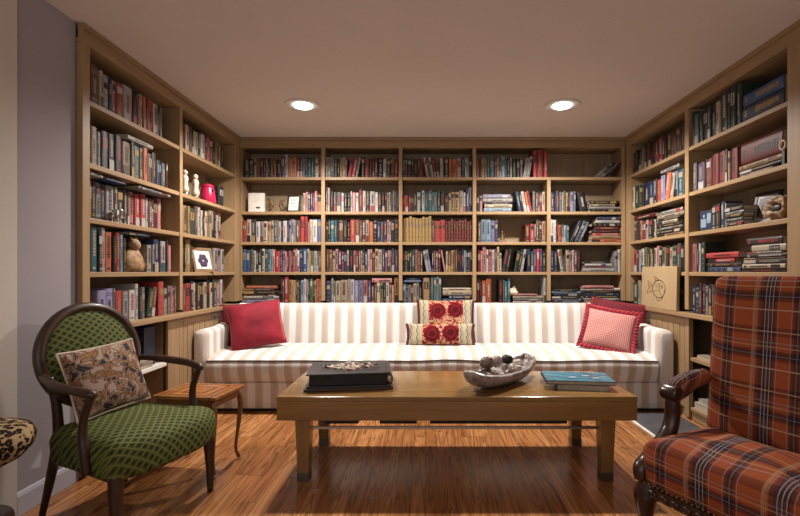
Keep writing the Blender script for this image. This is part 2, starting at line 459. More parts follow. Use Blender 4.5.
# ------------------------------------------------------------------ bookcases
ST = [2.306, 1.922, 1.583, 1.25, .905]    # shelf top heights
TH = .032; TOP = 2.633
def frame(kind):
    """face frame: world = Mx @ (u, depth, z)"""
    if kind == 'back': return Matrix(((1,0,0,0),(0,1,0,5.0),(0,0,1,0),(0,0,0,1)))
    if kind == 'left': return Matrix(((0,-1,0,-2.055),(1,0,0,0),(0,0,1,0),(0,0,0,1)))   # u = +Y, depth = -X
    return Matrix(((0,1,0,2.23),(-1,0,0,0),(0,0,1,0),(0,0,0,1)))                       # u = -Y, depth = +X
ROT = {'back': 0, 'left': PI/2, 'right': -PI/2}
def px2u(kind, px):
    if kind == 'back': return (px-425)/90
    if kind == 'left': return 450*2.082/(425-px)
    return -450*2.257/(px-425)
def pxs(kind, px):     # pixels per metre on the face there
    return 90 if kind == 'back' else (425-px)/2.055 if kind == 'left' else (px-425)/2.23

def case(kind, root, posts, bays, lower, wdt):
    """posts: (u0,u1,ztop); bays: (u0,u1)"""
    hx = {'back': 'oakX', 'left': 'oakY', 'right': 'oakY'}[kind]; D = .30; F = frame(kind)
    def part(name, mb, mat, bevel=.003):
        mb.v = [tuple(F @ Vector(p)) for p in mb.v]
        if kind == 'back' or kind == 'left' or kind == 'right':
            pass
        return mb.build(name, mat, root, bevel)
    u_all0, u_all1 = wdt
    for i, (a, b, zt) in enumerate(posts):
        part('upright', MB().box(a, b, 0, D, .93 if lower else 0, zt), M['oakZ'])
        part('base_stile', MB().box(a-.004, b+.004, .0, .04, .02, .868), M['oakZ'])
    part('back_panel', MB().box(u_all0, u_all1, D, D+.018, 0, CEIL-.01), M['back'], 0)
    g = MB()
    n = int((u_all1-u_all0)/.125)
    part('top_rail', MB().box(u_all0, u_all1, 0, .03, TOP, CEIL-.03), M[hx])
    part('top_board', MB().box(u_all0, u_all1, .031, D, TOP+.004, TOP+.03), M[hx])
    cl = lambda v, m_: max(-m_, min(m_, v)) if kind != 'back' else v
    part('cornice', MB().box(cl(u_all0, 4.981), cl(u_all1, 4.981), -.018, .03, CEIL-.029, CEIL-.002), M[hx])
    for (a, b) in bays:
        for k in range(4):
            if kind == 'back' and k == 0 and a > .5: continue
            part('shelf', MB().box(a+.0005, b-.0005, .004, D-.001, ST[k]-TH, ST[k]), M[hx])
    if kind == 'back':
        part('shelf', MB().box(.571, 2.189, .004, D-.001, ST[0]-TH, ST[0]), M[hx])
    cl = lambda v, m_: max(-m_, min(m_, v)) if kind != 'back' else v
    part('ledge', MB().box(cl(u_all0, 4.954), cl(u_all1, 4.954), -.045, D-.001, .87, ST[4]), M[hx], .004)
    part('plinth', MB().box(u_all0, u_all1, .03, D, .002, .08), M[hx])
    for (a, b, typ) in lower:
        if typ == 'door':
            d = part('cabinet_door', MB().box(a, b, .005, .03, .09, .862), M['oakZ'])
            m_ = MB(); k = max(2, int((b-a)/.11)); w = (b-a-.12)/k
            for i in range(k):
                m_.box(a+.06+i*w+.003, a+.06+(i+1)*w-.003, .0005, .0045, .15, .80)
            m_.v = [tuple(F @ Vector(p)) for p in m_.v]
            m_.build('groove_board', M['oakZ'], d, .003)
        else:
            part('shelf', MB().box(a+.001, b-.001, .01, D-.001, .50, .53), M['white' if kind == 'left' else hx])
            part('shelf', MB().box(a+.001, b-.001, .01, D-.001, .081, .11), M[hx])

rb = empty('bookcase', (0.08, 5.15, 0), 0, 'long pale oak bookcase covering the back wall behind the striped sofa', 'bookcase', 'built-in bookcases')
rl = empty('bookcase', (-2.2, 3.8, 0), 0, 'pale oak bookcase built along the left wall behind the green armchair', 'bookcase', 'built-in bookcases')
rr = empty('bookcase', (2.38, 3.8, 0), 0, 'pale oak bookcase built along the right wall behind the tartan armchair', 'bookcase', 'built-in bookcases')
for r_ in (rb, rl, rr): pass
BX = [-1.133, -.272, .55, 1.378]
posts = [(-2.054, -2.044, TOP), (2.19, 2.229, TOP)] + [(x-.02, x+.02, TOP if i < 3 else ST[0]-TH-.001) for i, x in enumerate(BX)]
bb = [(-2.044, BX[0]-.02)] + [(BX[i]+.02, BX[i+1]-.02) for i in range(3)] + [(BX[3]+.02, 2.19)]
case('back', rb, posts, bb, [(a+.01, b-.01, 'door') for a, b in bb], (-2.054, 2.229))
lb = [(2.762, 3.775), (3.82, 4.88)]
case('left', rl, [(2.70, 2.762, TOP), (3.775, 3.82, TOP), (4.88, 4.998, TOP)], lb, [(2.762, 3.60, 'open'), (3.835, 4.87, 'door')], (2.70, 4.998))
rbays = [(-4.90, -3.865), (-3.81, -2.772)]
case('right', rr, [(-4.998, -4.90, TOP), (-3.865, -3.81, TOP), (-2.772, -2.645, TOP)], rbays, [(-4.89, -3.88, 'door'), (-3.80, -2.78, 'open')], (-4.998, -2.645))
# side panels of the lower part beside the open cubbies
for r_ in (rb, rl, rr):
    # shift children so the Empty really is their origin
    for c in r_.children: c.location = -Vector(r_.location)
    if r_ in (rb, rl, rr):
        pass
def kid(mb, name, mat, root, **k):
    o = mb.build(name, mat, root, **k); o.location = -Vector(root.location); return o
kid(MB().box(-2.078, -2.056, 3.601, 3.77, .08, .868), 'base_panel', M['oakZ'], rl, bevel=.003)
kid(MB().box(-2.354, -2.098, 3.60, 3.62, .08, .868), 'side_panel', M['oakY'], rl)
for c in list(rb.children):
    for g in c.children: g.location = (0, 0, 0)

# ------------------------------------------------------------------ books
PAL = {'k': ('black', (.016,.014,.015)), 'n': ('navy', (.018,.026,.07)), 'b': ('blue', (.03,.09,.23)), 'c': ('light blue', (.17,.26,.34)),
 't': ('teal', (.018,.10,.12)), 'g': ('dark green', (.022,.042,.03)), 'G': ('olive', (.12,.13,.055)), 'y': ('mustard yellow', (.33,.2,.045)),
 'o': ('orange', (.42,.09,.02)), 'r': ('red', (.34,.022,.022)), 'd': ('maroon', (.12,.014,.016)), 'p': ('pink', (.38,.14,.14)),
 'v': ('purple', (.06,.035,.085)), 'V': ('lavender', (.2,.19,.35)), 'w': ('white', (.42,.40,.38)), 'e': ('cream', (.37,.30,.21)),
 'a': ('light grey', (.27,.265,.26)), 'q': ('grey', (.10,.095,.098)), 'u': ('brown', (.11,.05,.03)), 'U': ('tan', (.26,.155,.075)), 'B': ('dark brown', (.04,.02,.015)), 'R': ('dark red', (.17,.016,.015))}
BM = {}
for k, (nm, c) in PAL.items():
    for j, f in enumerate((.78, 1.0, 1.25)):
        BM[k+str(j)] = plain('%s book cloth %d' % (nm, j+1), mul(soft(c), f), .5, .35, 0, .16, 25)
BML = list(BM.keys())
CONTR = {'k': 'weyr', 'n': 'weyc', 'b': 'wye', 'c': 'wnk', 't': 'wey', 'g': 'eyw', 'G': 'wkd', 'y': 'kdw', 'o': 'wky', 'r': 'wyk', 'd': 'yew', 'p': 'wdk',
 'v': 'wye', 'V': 'wkn', 'w': 'krnt', 'e': 'kdnu', 'a': 'knd', 'q': 'wer', 'u': 'yew', 'U': 'kdu', 'B': 'yeU', 'R': 'dBk'}

def book_geo(t, h, d, col, style, rg):
    """returns MB for an upright book standing at z=0, spine facing -y, centred on x; slots: 0 cover 1 page 2 contrast 3 second"""
    b = MB(); c = .0028; e = .004
    b.box(-t/2+c*.9, t/2-c*.9, .008, d-e, e, h-e, 1)
    b.box(-t/2, -t/2+c, .007, d, 0, h, 0); b.box(t/2-c, t/2, .007, d, 0, h, 0)
    r = min(.007, t*.3)
    pts = [(-t/2, .0085), (-t/2, .007), (-t*.36, .007-r*.75), (-t*.15, .007-r), (t*.15, .007-r), (t*.36, .007-r*.75), (t/2, .007), (t/2, .0085)]
    n = len(pts); vs = [(x, y, 0) for x, y in pts] + [(x, y, h) for x, y in pts]
    b.add(vs, [(i, i+1, n+i+1, n+i) for i in range(n-1)], 0, True)
    b.add(vs, [tuple(range(n-1, -1, -1)), tuple(range(n, 2*n))], 0)
    yf = .007-r
    def slab(z0, z1, w, mi, off=.0006):
        b.box(-t*w/2, t*w/2, yf-off, yf+.001, z0*h, z1*h, mi)
    def script(z0, z1, w, mi):      # a run of small marks along the spine, as titles read from afar
        z = z0
        while z < z1:
            L = rg.uniform(.025, .06); slab(z, min(z+L, z1), w*rg.uniform(.7, 1), mi, .0012); z += L+rg.uniform(.012, .02)
    if style == 0: script(.25, .75, .28, 2)
    elif style == 1: slab(.55, .84, .66, 2); script(.58, .81, .3, 0)
    elif style == 2:
        for z in (.12, .16, .8, .86): slab(z, z+.012, .7, 2)
        script(.3, .68, .3, 2)
    elif style == 3: slab(.7, .9, .68, 2); slab(.05, .11, .5, 3); script(.2, .62, .34, 3)
    elif style == 4: script(.35, .9, .42, 2); slab(.06, .11, .4, 2)
    elif style == 5:
        for z in (.1, .27, .44, .61, .78, .92): slab(z, z+.012, .7, 2)
        slab(.63, .77, .68, 3); script(.65, .76, .3, 2)
    elif style == 6: slab(.0, .3, .7, 2); script(.4, .85, .36, 3)
    return b
ORD = ['zeroth','first','second','third','fourth','fifth','sixth','seventh','eighth','ninth','tenth','eleventh','twelfth','thirteenth','fourteenth','fifteenth',
 'sixteenth','seventeenth','eighteenth','nineteenth','twentieth','twenty-first','twenty-second','twenty-third','twenty-fourth','twenty-fifth','twenty-sixth',
 'twenty-seventh','twenty-eighth','twenty-ninth','thirtieth','thirty-first','thirty-second','thirty-third','thirty-fourth','thirty-fifth','thirty-sixth']
SHN = ['top shelf', 'second shelf', 'third shelf', 'fourth shelf', 'fifth shelf']
BAYN = {'A': ('back', 0, 'leftmost bay of back bookcase'), 'B': ('back', 1, 'second bay of back bookcase'), 'C': ('back', 2, 'centre bay of back bookcase'),
        'D': ('back', 3, 'fourth bay of back bookcase'), 'E': ('back', 4, 'rightmost bay of back bookcase'),
        'L': ('left', 0, 'near bay of left bookcase'), 'M': ('left', 1, 'far bay of left bookcase'),
        'F': ('right', 0, 'far bay of right bookcase'), 'G': ('right', 1, 'near bay of right bookcase')}
BAYU = {'back': bb, 'left': lb, 'right': rbays}
BOOKS = []    # dicts, placed later
def parse(tok):
    col = tok[0]; lean = 0; tall = 0; i = 1
    num = ''
    while i < len(tok) and (tok[i].isdigit() or tok[i] == '.'): num += tok[i]; i += 1
    for ch in tok[i:]:
        if ch == '>': lean += 1
        if ch == '<': lean -= 1
        if ch == '+': tall += 1
        if ch == '-': tall -= 1
    return col, float(num), lean, tall
def mm(kind, u): return pxs(kind, 425+u*90) if kind == 'back' else (450/abs(u))

class Bay:
    def __init__(s, code, row, ox, sc):
        s.code = code; s.row = row; s.ox = ox; s.sc = sc
        s.kind, s.bi, s.name = BAYN[code]; s.u0, s.u1 = BAYU[s.kind][s.bi]
        if s.kind == 'back' and row == 0 and s.bi == 3: s.u1 = 1.37
        if s.kind == 'back' and row == 0 and s.bi == 4: s.u0 = 1.37
        s.z = ST[row]; s.clear = (TOP if row == 0 else ST[row-1]-TH)-s.z
        s.items = []; s.tops = 0
        s.h0 = {'back': [.218,.225,.243,.245,.255], 'left': [.235,.24,.25,.25,.255], 'right': [.235,.235,.235,.24,.24]}[s.kind][row]
    def u(s, x): return px2u(s.kind, s.ox+x/s.sc)
    def row_(s, x0, x1, toks, hs=1.0, dset=0):
        a = max(s.u(x0), s.u0+.004); b = min(s.u(x1), s.u1-.004)
        P = [parse(t) for t in toks.split()]
        hh = []
        for (c, w, l, tl) in P:
            hh.append(min(s.clear-.014, s.h0*hs*(1+.17*tl)*rnd.uniform(.93, 1.06)) if c != '_' else 0)
        if P[0][0] in 'yd' and len(set(p[0] for p in P)) == 1: pass
        # width needed
        AN = {1: R(10), 2: R(24), -1: -R(10), -2: -R(24), 3: R(48), -3: -R(48), 0: 0}
        def extra(i):     # room lost to leaning
            l = P[i][2]
            if P[i][0] == '_': return 0
            e = 0
            if l > 0 and (i == len(P)-1 or P[i+1][2] != l): e += hh[i]*math.sin(AN[l])
            if l < 0 and (i == 0 or P[i-1][2] != l): e += hh[i]*math.sin(-AN[l])
            return e
        ex = sum(extra(i) for i in range(len(P)))
        tot = sum(p[1]/(math.cos(AN[p[2]])) for p in P)
        k = (b-a-ex-.0008*len(P))/tot
        if k <= 0: print('ROW TOO TIGHT', s.code, s.row, toks); return
        x = a
        for i, (c, w, l, tl) in enumerate(P):
            t = w*k
            if c == '_': x += t; continue
            an = AN[l]; foot = t/math.cos(an)
            if l < 0 and (i == 0 or P[i-1][2] != l): x += hh[i]*math.sin(-an)
            # object origin = centre of bottom edge
            if l >= 0:   # pivot = bottom right corner on the shelf
                piv = x+foot; org = Vector((piv - t/2*math.cos(an), t/2*math.sin(an)))
                if l > 0: org = Vector((x+foot-t/2*math.cos(an), t/2*math.sin(an)))
            else:
                org = Vector((x+t/2*math.cos(an), t/2*math.sin(-an)))
            x += foot+.0008
            if l > 0 and (i == len(P)-1 or P[i+1][2] != l): x += hh[i]*math.sin(an)
            d = min(.262, max(.12, hh[i]*rnd.uniform(.66, .76)))
            s.items.append(dict(col=c, t=t-.0006, h=hh[i], d=d, u=org[0], z=s.z+org[1]+.0004, lean=an, dep=.022+dset+rnd.uniform(0, .012), lie=False, n=None))
        return s
    def order(s):
        up = sorted([i for i in s.items if not i['lie']], key=lambda q: q['u'])
        for n, q in enumerate(up): q['ord'] = n+1
    def stack(s, x0, x1, toks, z=None, tag_='stack', side='', dset=0, maxd=.24):
        """bottom of list = bottom of stack; heights in crop px"""
        a = max(s.u(x0), s.u0+.004); b = min(s.u(x1), s.u1-.004)
        pm = s.sc*mm(s.kind, (a+b)/2)
        P = [parse(t) for t in toks.split()]
        zz = s.z if z is None else z
        N_ = len(P)
        tot = sum(w/pm for (c, w, l, tl) in P)
        lim = (TOP if s.row == 0 else ST[s.row-1]-TH) - zz - .012
        kk = min(1, lim/tot)
        for i in range(N_-1, -1, -1):
            c, w, l, tl = P[i]; t = w/pm*kk
            ln = (b-a)*(1-.0 if tl >= 0 else .82)*rnd.uniform(.93, 1)
            off = rnd.uniform(0, (b-a)-ln)
            s.items.append(dict(col=c, t=t-.0008, h=ln, d=min(maxd, max(.15, ln*.72)), u=a+off, z=zz+.0004, lean=0, dep=.018+dset+rnd.uniform(0, .016), lie=True,
                                n=(i, N_, tag_, side)))
            zz += t
        return s

def done(b):
    b.order()
    for q in b.items:
        q['bay'] = b; BOOKS.append(q)

SP = 5.73; SQ = 5.43; SR = 4.706
# ---- back wall, leftmost bay
b = Bay('A', 0, 235, SP); b.row_(48, 497, 'g25 g25 e16 d18 d18 k14 w7 k14 u16 u18 B27 v18+ a18+ e9 o16 e5 o17 d17 q15 a10 n16 t17 t17 g4 e22 d14'); done(b)
b = Bay('A', 1, 235, SP); b.row_(386, 466, 'e12 p12 n14 v10 d10 p12'); done(b)
b = Bay('A', 2, 235, SQ); b.row_(28, 470, 'r22 e25 k22 w24 a18 e20 U18 e14 q22 a16 k8 w22 v12 a12 V12 w8 u26 r20+ r18+ p8 e18 w24 b22'); done(b)
b = Bay('A', 3, 235, SQ); b.row_(20, 472, 'b18 b16 G16 a12 k12 k14 e14 t16 c14 w8 p10 r24 v10 V10 p10 d10 p10 d8 p10 p10 w10 n16 b20 e8 y8 G14 w16 q6 u14'); done(b)
b = Bay('A', 4, 235, SQ); b.stack(32, 240, 'o16- u10- k22 d8 w14 q10 V14'); b.row_(244, 474, 'k10+ u8 r25+ y18 e8 y10 d10 u8 k8 c20 w10 a12 k10 G14 G14 e6 o14 o14'); done(b)
# ---- second bay
b = Bay('B', 0, 235, SP); b.row_(514, 935, 'w10 a18 a18 g18 k14 y14 e20 u8 r20> r22> w14> k20 r25 k18 u10 d22 k28 w18 g24 k6 p14 d22'); done(b)
b = Bay('B', 1, 235, SP); b.row_(512, 936, 'd10+ w12+ k20 q14 q28 w14 k18 k18 w8 p20 w15 d22+ w18 k20 w30 w16 k18 k18 k10 e10 e14 k8 a8 v10 n12'); done(b)
b = Bay('B', 2, 235, SQ); b.row_(492, 888, 'k8 n12 t16 t14 k8 u20 k18 k14 r22 u22 u10 d16 e16 o20 k16 n16 q14 n16 p10 w8 k14 k20'); done(b)
b = Bay('B', 3, 235, SQ); b.row_(492, 888, 'u16 u16 e14 p16 n18 r10 n16 e10 k24 p12 d14 u12 w8 k12 v14 w12 p12 d14 e16 e20 v14 v16 p12 w6 n16 v20'); done(b)
b = Bay('B', 4, 235, SQ); b.row_(492, 738, 'n20 w10+ G8 e20 e30 e10 w16 V20 V16 p20 v14'); b.row_(739, 862, 'u12- u12- e16- G14- k12- w14- U12- p10-', hs=1.0); b.row_(863, 888, 'y20+')
b.stack(742, 858, 'p26', z=ST[4]+.222, tag_='loose'); done(b)
# ---- centre bay
b = Bay('C', 0, 355, SP); b.row_(268, 682, 'u12 n14 k22 g10 k22 u8 r18 w14< u12< w14< d14< r16< w14 G6 k26 o16 o26 e22 n20 w10 a12 k16'); done(b)
b = Bay('C', 1, 355, SP); b.row_(268, 682, 'r12- r20- d18- v8- k20 a18 k8 w14 t20 t20 a8 t22 g14 k24 k22- e14 y18 U26 e22 w12 n24+ w12+'); done(b)
b = Bay('C', 2, 355, SQ); b.row_(250, 416, 'y18+ y18+ y18+ y18+ y18+ y18+ y18+ y18+ y18+'); b.row_(417, 490, 'u14 r26 r24'); b.row_(491, 647, 'd15 d15 d15 d15 d15 d15 d15 d15 d15 d15'); done(b)
b = Bay('C', 3, 355, SQ); b.row_(252, 645, 'k14 g14 k12 k12 g22 p14 u18 u14 w16< V16< k12 v10 d18 d12 p10< e10 u22 y10 U14 u12 k14 k14 n12 a10 n12 k14 n12'); done(b)
b = Bay('C', 4, 355, SQ); b.row_(254, 362, 'c16- n14- a14- u14- e16- a16- k14-'); b.row_(364, 470, 'k6 U30+ k6 t14+ t14+ a10+ t14+'); b.stack(476, 645, 'e14 e28 n18- b22'); b.stack(256, 358, 'n12- b14', z=ST[4]+.226, tag_='loose'); done(b)
# ---- fourth bay
b = Bay('D', 0, 470, SR); b.row_(30, 378, 'p12 k12 y16 e12 t14 t24 d14 e10 u10 c20 t10 k16 a10 g22 k18 q14 w18> w16> r20++ r34++ r20++', dset=-.015); done(b)
b = Bay('D', 1, 470, SR); b.row_(32, 60, 'k8- p8-'); b.stack(62, 200, 'V20 w18 n10 e18 c18'); b.row_(212, 358, 'n18< k8< w12< o12< r10< q12 u12 k6 d10 e14'); done(b)
b = Bay('D', 2, 470, SR); b.row_(38, 134, 'u14 c22 c22 V18 n14'); b.row_(262, 360, 'd24- r22- w6- u14 B14 U18'); done(b)
b = Bay('D', 3, 470, SR); b.row_(38, 202, 'd14 p8 p18+ w10 p16 w14 v10 y12+ w10- k18> k14>'); b.row_(208, 358, 'g16> k16> w14> n20 t12 v16 r14 v16 k14'); done(b)
b = Bay('D', 4, 470, SR); b.row_(34, 102, 'd12 k8 o18 o22'); b.row_(138, 192, 'k22 q6 t20 t14'); b.stack(204, 346, 'p10- e12 q10 w10'); b.row_(350, 371, 'w16+'); done(b)
# ---- rightmost bay
b = Bay('E', 0, 470, SR); b.row_(590, 735, 'w16>>> k12>>> a10>>> k10>>>', dset=.0); done(b)
b = Bay('E', 1, 470, SR); b.row_(382, 504, 'n22 k8 v18 q16 w6 G14 y12 k10 V18 q14'); b.row_(506, 560, 'k14<'); b.stack(566, 738, 'k16 e14- a10 k14'); done(b)
b = Bay('E', 2, 470, SR); b.row_(382, 470, 'w14 w14 k8 o18- g8- c14- t10-'); b.row_(472, 570, 'k14>> n12>> q10>>'); b.stack(574, 728, 'n16- w14- k16 d16- k14 r12 U18 o14'); done(b)
b = Bay('E', 3, 470, SR); b.row_(382, 524, 'n18 n16 w12< G10< e18 p12 w10 d14 k16'); b.stack(530, 684, 'k12- w12- q10- a18'); b.row_(686, 724, 'a20 w14'); done(b)
b = Bay('E', 4, 470, SR); b.stack(388, 528, 'k12- c8 n14 k12 w6 n14', side='left'); b.stack(534, 724, 'p12- w12 k12 n10 k14 c8 k14', side='right'); done(b)
# ---- left bookcase, near bay (crop 70,y ; 3.967)
SL = 3.967
b = Bay('L', 0, 70, SL); b.row_(82, 368, 'u28 e10 a18 n12 w10 r26 w35 k18 u12 e8 o12 k10 r22 e22 k12 a8'); done(b)
b = Bay('L', 1, 70, SL); b.row_(84, 388, 'e20 a12 q22 k22 k24 U32 k14 t24 e12 o18 u20 B20 n22- q20- k8-'); b.stack(232, 338, 'w18', z=ST[1]+.265, tag_='loose'); done(b)
b = Bay('L', 2, 70, SL); b.row_(84, 396, 'u12 u14 y6 B12 a18 n16 w28 e10 k24 q12 u10 p20 r22 r22 w10 u20 w8 d20 p16', dset=.065); b.stack(84, 136, 'w16', z=ST[2]+.272, tag_='loose'); b.stack(142, 222, 'V10 b10', z=ST[2]+.272, tag_='loose'); b.stack(268, 396, 'a12', z=ST[2]+.272, tag_='loose'); done(b)
b = Bay('L', 3, 70, SL); b.row_(84, 228, 't26+ k14 w16+ o28 B14 r18 c14 k16'); b.row_(308, 402, 'a20- a10- n24 v10- w24 k8 p14-'); b.stack(236, 318, 'b14', z=ST[3]+.262, tag_='loose'); done(b)
b = Bay('L', 4, 70, SL); b.h0 = .225; b.row_(106, 302, 'V30 V28 w6 r26 a22 w24 w14+ k14 q16'); b.row_(303, 374, 'g16> u14> r20+'); b.row_(375, 432, 'e20 a10 p14 o8 q12'); done(b)
# ---- left bookcase, far bay
b = Bay('M', 0, 70, SL); b.row_(450, 608, 'k10 e14 u10 k10 e20 k8 w18 u12 r12 d20 k10 y14 k6 e10 B10'); done(b)
b = Bay('M', 1, 70, SL); b.row_(593, 612, 'k16-'); done(b)
b = Bay('M', 2, 70, SL); b.row_(450, 602, 'U16 y10 g22 u12 a10 e8 k12 e10 U12 e10 y10 k10 e12 d16'); done(b)
b = Bay('M', 3, 70, SL); b.row_(448, 500, 't14 k6 y20+ u8', dset=.02); b.row_(572, 612, 'a12 p10 w10'); done(b)
b = Bay('M', 4, 70, SL); b.row_(448, 612, 'u8 r16 k12 e8 B12 k16 e12 k12 e10 g12 p20 w6 d8'); done(b)
# ---- right bookcase, far bay (crop 620,20 ; 3.225) (620,170 ; 3.44)
S1 = 3.225; S2 = 3.44
b = Bay('F', 0, 620, S1); b.row_(30, 207, 'B14 k12 k10> e5> k12 U8 k12 k14 d10 r14 k14 B22 d10 B14 B12'); done(b)
b = Bay('F', 1, 620, S2); b.row_(40, 218, 'e8 g18 k12 n20 n14 k8 r10 V12 o12> e8> c8 t14'); b.stack(140, 208, 'w12', z=ST[1]+.264, tag_='loose'); done(b)
b = Bay('F', 2, 620, S2); b.row_(46, 120, 'g10- k12- U6- r14- a8- k16- e6-'); b.stack(125, 217, 'w12- e14 k8 e12- k12 a8- k14 U10'); b.stack(48, 118, 'd14', z=ST[2]+.218, tag_='loose'); done(b)
b = Bay('F', 3, 620, S2); b.row_(46, 219, 'r18 k8 c10 e14 G12 g14 y6 k10 e12 p8 k14 G14 k12 e10 g18 q12 k10'); done(b)
b = Bay('F', 4, 620, S2); b.row_(34, 100, 'g20 e10 o10 d8 u10'); b.row_(206, 218, 'k14'); done(b)
# ---- right bookcase, near bay
b = Bay('G', 0, 620, S1); b.row_(219, 388, 'k12+ t18 g14 k20 g14 k18 e14 q8 g22+ k8+ g18+ g16+', hs=1.08); b.stack(396, 534, 'b42 n52', maxd=.25); done(b)
b = Bay('G', 1, 620, S1); b.row_(236, 378, 'q14 v26 k4 d20 R22 R20 k8 U8 R20'); b.stack(384, 522, 'R74 y18 k12 u10-', maxd=.25); done(b)
b = Bay('G', 2, 620, S2); b.row_(312, 362, 'k14- k14- n12- w4-'); b.stack(364, 425, 'k16 w6 k16 q12 k18'); done(b)
b = Bay('G', 3, 620, S2); b.row_(244, 290, 'p16 k8 w6 g12'); b.stack(298, 418, 'r20 r16- k14 n18', side='left'); b.stack(424, 574, 'k26- e24- w6- k14 d4 k18 e16 k12', side='right'); done(b)
b = Bay('G', 4, 620, S2); b.row_(244, 326, 'n14 g14 d10 n14 e8 k14 u10'); done(b)

# ---- place: the 300 that show largest as things, the rest as one mass
def area(q):
    k = q['bay'].kind; s = mm(k, q['u'])
    return q['t']*q['h']*s*s*(1 if k == 'back' else abs(pxs(k, 425+0) or 1) * 0 + 1) * (1 if k == 'back' else 2.1*s/450)
for q in BOOKS: q['area'] = area(q)
BOOKS.sort(key=lambda q: -q['area'])
print('books', len(BOOKS))
STYLES = [0, 0, 1, 2, 3, 4, 4, 5, 6]
def bworld(q):
    F = frame(q['bay'].kind)
    base = F @ Vector((q['u'], q['dep'], q['z']))
    Mx = TR(*base) @ RZ(ROT[q['bay'].kind])
    return Mx @ (RY(q['lean']) if not q['lie'] else Matrix.Identity(4))
LIE = Matrix(((0,0,1,0),(0,1,0,0),(-1,0,0,0),(0,0,0,1)))    # x->-z, z->x
rest = MB(); seen = {}
for idx, q in enumerate(BOOKS):
    c = q['col']; same = c if (q['bay'].code == 'C' and q['bay'].row == 2) else None
    sty = 5 if same in ('d', 'y', 'r') else rnd.choice(STYLES)
    if q['lie'] and q['t'] > .07: sty = 4
    g = book_geo(q['t'], q['h'], q['d'], c, sty, rnd)
    ct = rnd.choice(CONTR[c]); ct2 = rnd.choice(CONTR[c])
    if same == 'y': ct = 'e'; ct2 = 'U'
    if same in ('d', 'r'): ct = 'y'; ct2 = 'k'
    keys = [c+('1' if same else rnd.choice('012')), None, ct+'1', ct2+'0']
    if q['lie']: g.v = [tuple((TR(0, 0, q['t']/2) @ LIE) @ Vector(p)) for p in g.v]
    W = bworld(q)
    if idx < 300:
        bay = q['bay']
        nm = PAL[c][0]
        if q['lie']:
            i, n_, tg, side = q['n']
            if tg == 'loose':
                mates = [p for p in bay.items if p['lie'] and p['n'][2] == 'loose']
                where = '' if len(mates) == 1 else ['leftmost', 'second', 'third', 'fourth'][sorted(mates, key=lambda p: p['u']).index(q)]+' '
                lab = '%s book lying %satop upright books, %s, %s' % (nm, 'as '+where if where else '', SHN[bay.row], bay.name)
            else:
                pos = 'only' if n_ == 1 else 'topmost' if i == 0 else 'bottom' if i == n_-1 else ORD[i+1]+' from top'
                lab = '%s book, %s in %sstack, %s, %s' % (nm, pos, side+' ' if side else '', SHN[bay.row], bay.name)
        else:
            lab = '%s%s book, %s from left, %s, %s' % ('leaning ' if q['lean'] else '', nm, ORD[q['ord']], SHN[bay.row], bay.name)
        assert lab not in seen, lab
        seen[lab] = 1
        grp = 'books on the %s, %s' % (SHN[bay.row], bay.name)
        mats = [BM[keys[0]], M['page'], BM[keys[2]], BM[keys[3]]]
        if q['area'] > 420:      # big enough to show its parts (spine lettering stays on the cover)
            root = empty('book', label=lab, cat='book', group=grp); root.matrix_world = W
            cv = MB(); pg = MB()
            for f, m_, sm in zip(g.f, g.m, g.sm):
                tgt = pg if m_ == 1 else cv
                tgt.f.append(f); tgt.m.append({0: 0, 1: 0, 2: 1, 3: 2}[m_]); tgt.sm.append(sm)
            for tgt, nn, ms in ((cv, 'cover', [mats[0], mats[2], mats[3]]), (pg, 'page_block', [mats[1]])):
                used = sorted({i for f in tgt.f for i in f})
                if not used: continue
                mp = {o_: n__ for n__, o_ in enumerate(used)}
                tgt.v = [g.v[i] for i in used]; tgt.f = [[mp[i] for i in f] for f in tgt.f]
                tgt.build(nn, ms, root)
        else:
            o = g.build('book', mats); o.matrix_world = W; tag(o, lab, 'book', grp)
    else:
        b0 = len(rest.v); rest.v += [tuple(W @ Vector(p)) for p in g.v]
        mi = {0: BML.index(keys[0]), 1: len(BML), 2: BML.index(keys[2]), 3: BML.index(keys[3])}
        for f, m_, sm in zip(g.f, g.m, g.sm):
            rest.f.append([i+b0 for i in f]); rest.m.append(mi[m_]); rest.sm.append(sm)
if rest.v:
    o = rest.build('shelved_books', [BM[k] for k in BML]+[M['page']])
    tag(o, 'the many thinner books packed between the larger ones on all the bookcases', 'books', kind='stuff')

# ------------------------------------------------------------------ ornaments on the shelves
def shelfpt(kind, px, row, dep): return frame(kind) @ Vector((px2u(kind, px), dep, ST[row]+.0005))
def photo_frame(px, kind, row, w, h, lab, fm, pic, tilt=12, dep=.05, rz=0, motif=None, bw=.014):
    p = shelfpt(kind, px, row, dep)
    r = empty('picture_frame', p, ROT[kind]+rz, lab, 'picture frame', None)
    T = RX(-R(tilt))
    b = bw
    m = MB()
    for (x0, x1, z0, z1) in ((-w/2, w/2, 0, b), (-w/2, w/2, h-b, h), (-w/2, -w/2+b, b, h-b), (w/2-b, w/2, b, h-b)):
        m.box(x0, x1, 0, .014, z0, z1, 0, M=T)
    m.build('frame', fm, r, .002)
    MB().box(-w/2+b, w/2-b, .004, .012, b, h-b, 0, M=T).build('picture', pic[0], r)
    mt = MB()
    if motif: motif(mt, T, w, h)
    if mt.v: mt.build('image', pic[1:], r)
    MB().box(-w*.12, w*.12, .016, .02, .0, h*.75, 0, M=TR(0, .0, 0) @ RX(R(8)) @ TR(0, h*math.sin(R(14)), 0)).build('easel_back', M['black'], r)
    return r
def mot_dots(m, T, w, h):
    m.box(-w*.33, w*.33, .0025, .0042, h*.16, h*.84, 0, M=T)
    for i in range(3):
        for j in range(3):
            m.ball((-w*.17+i*w*.17, .002, h*(.3+.2*j)), .008, 8, 5, 1 + (i+j) % 2, (1, .3, 1), M=T)
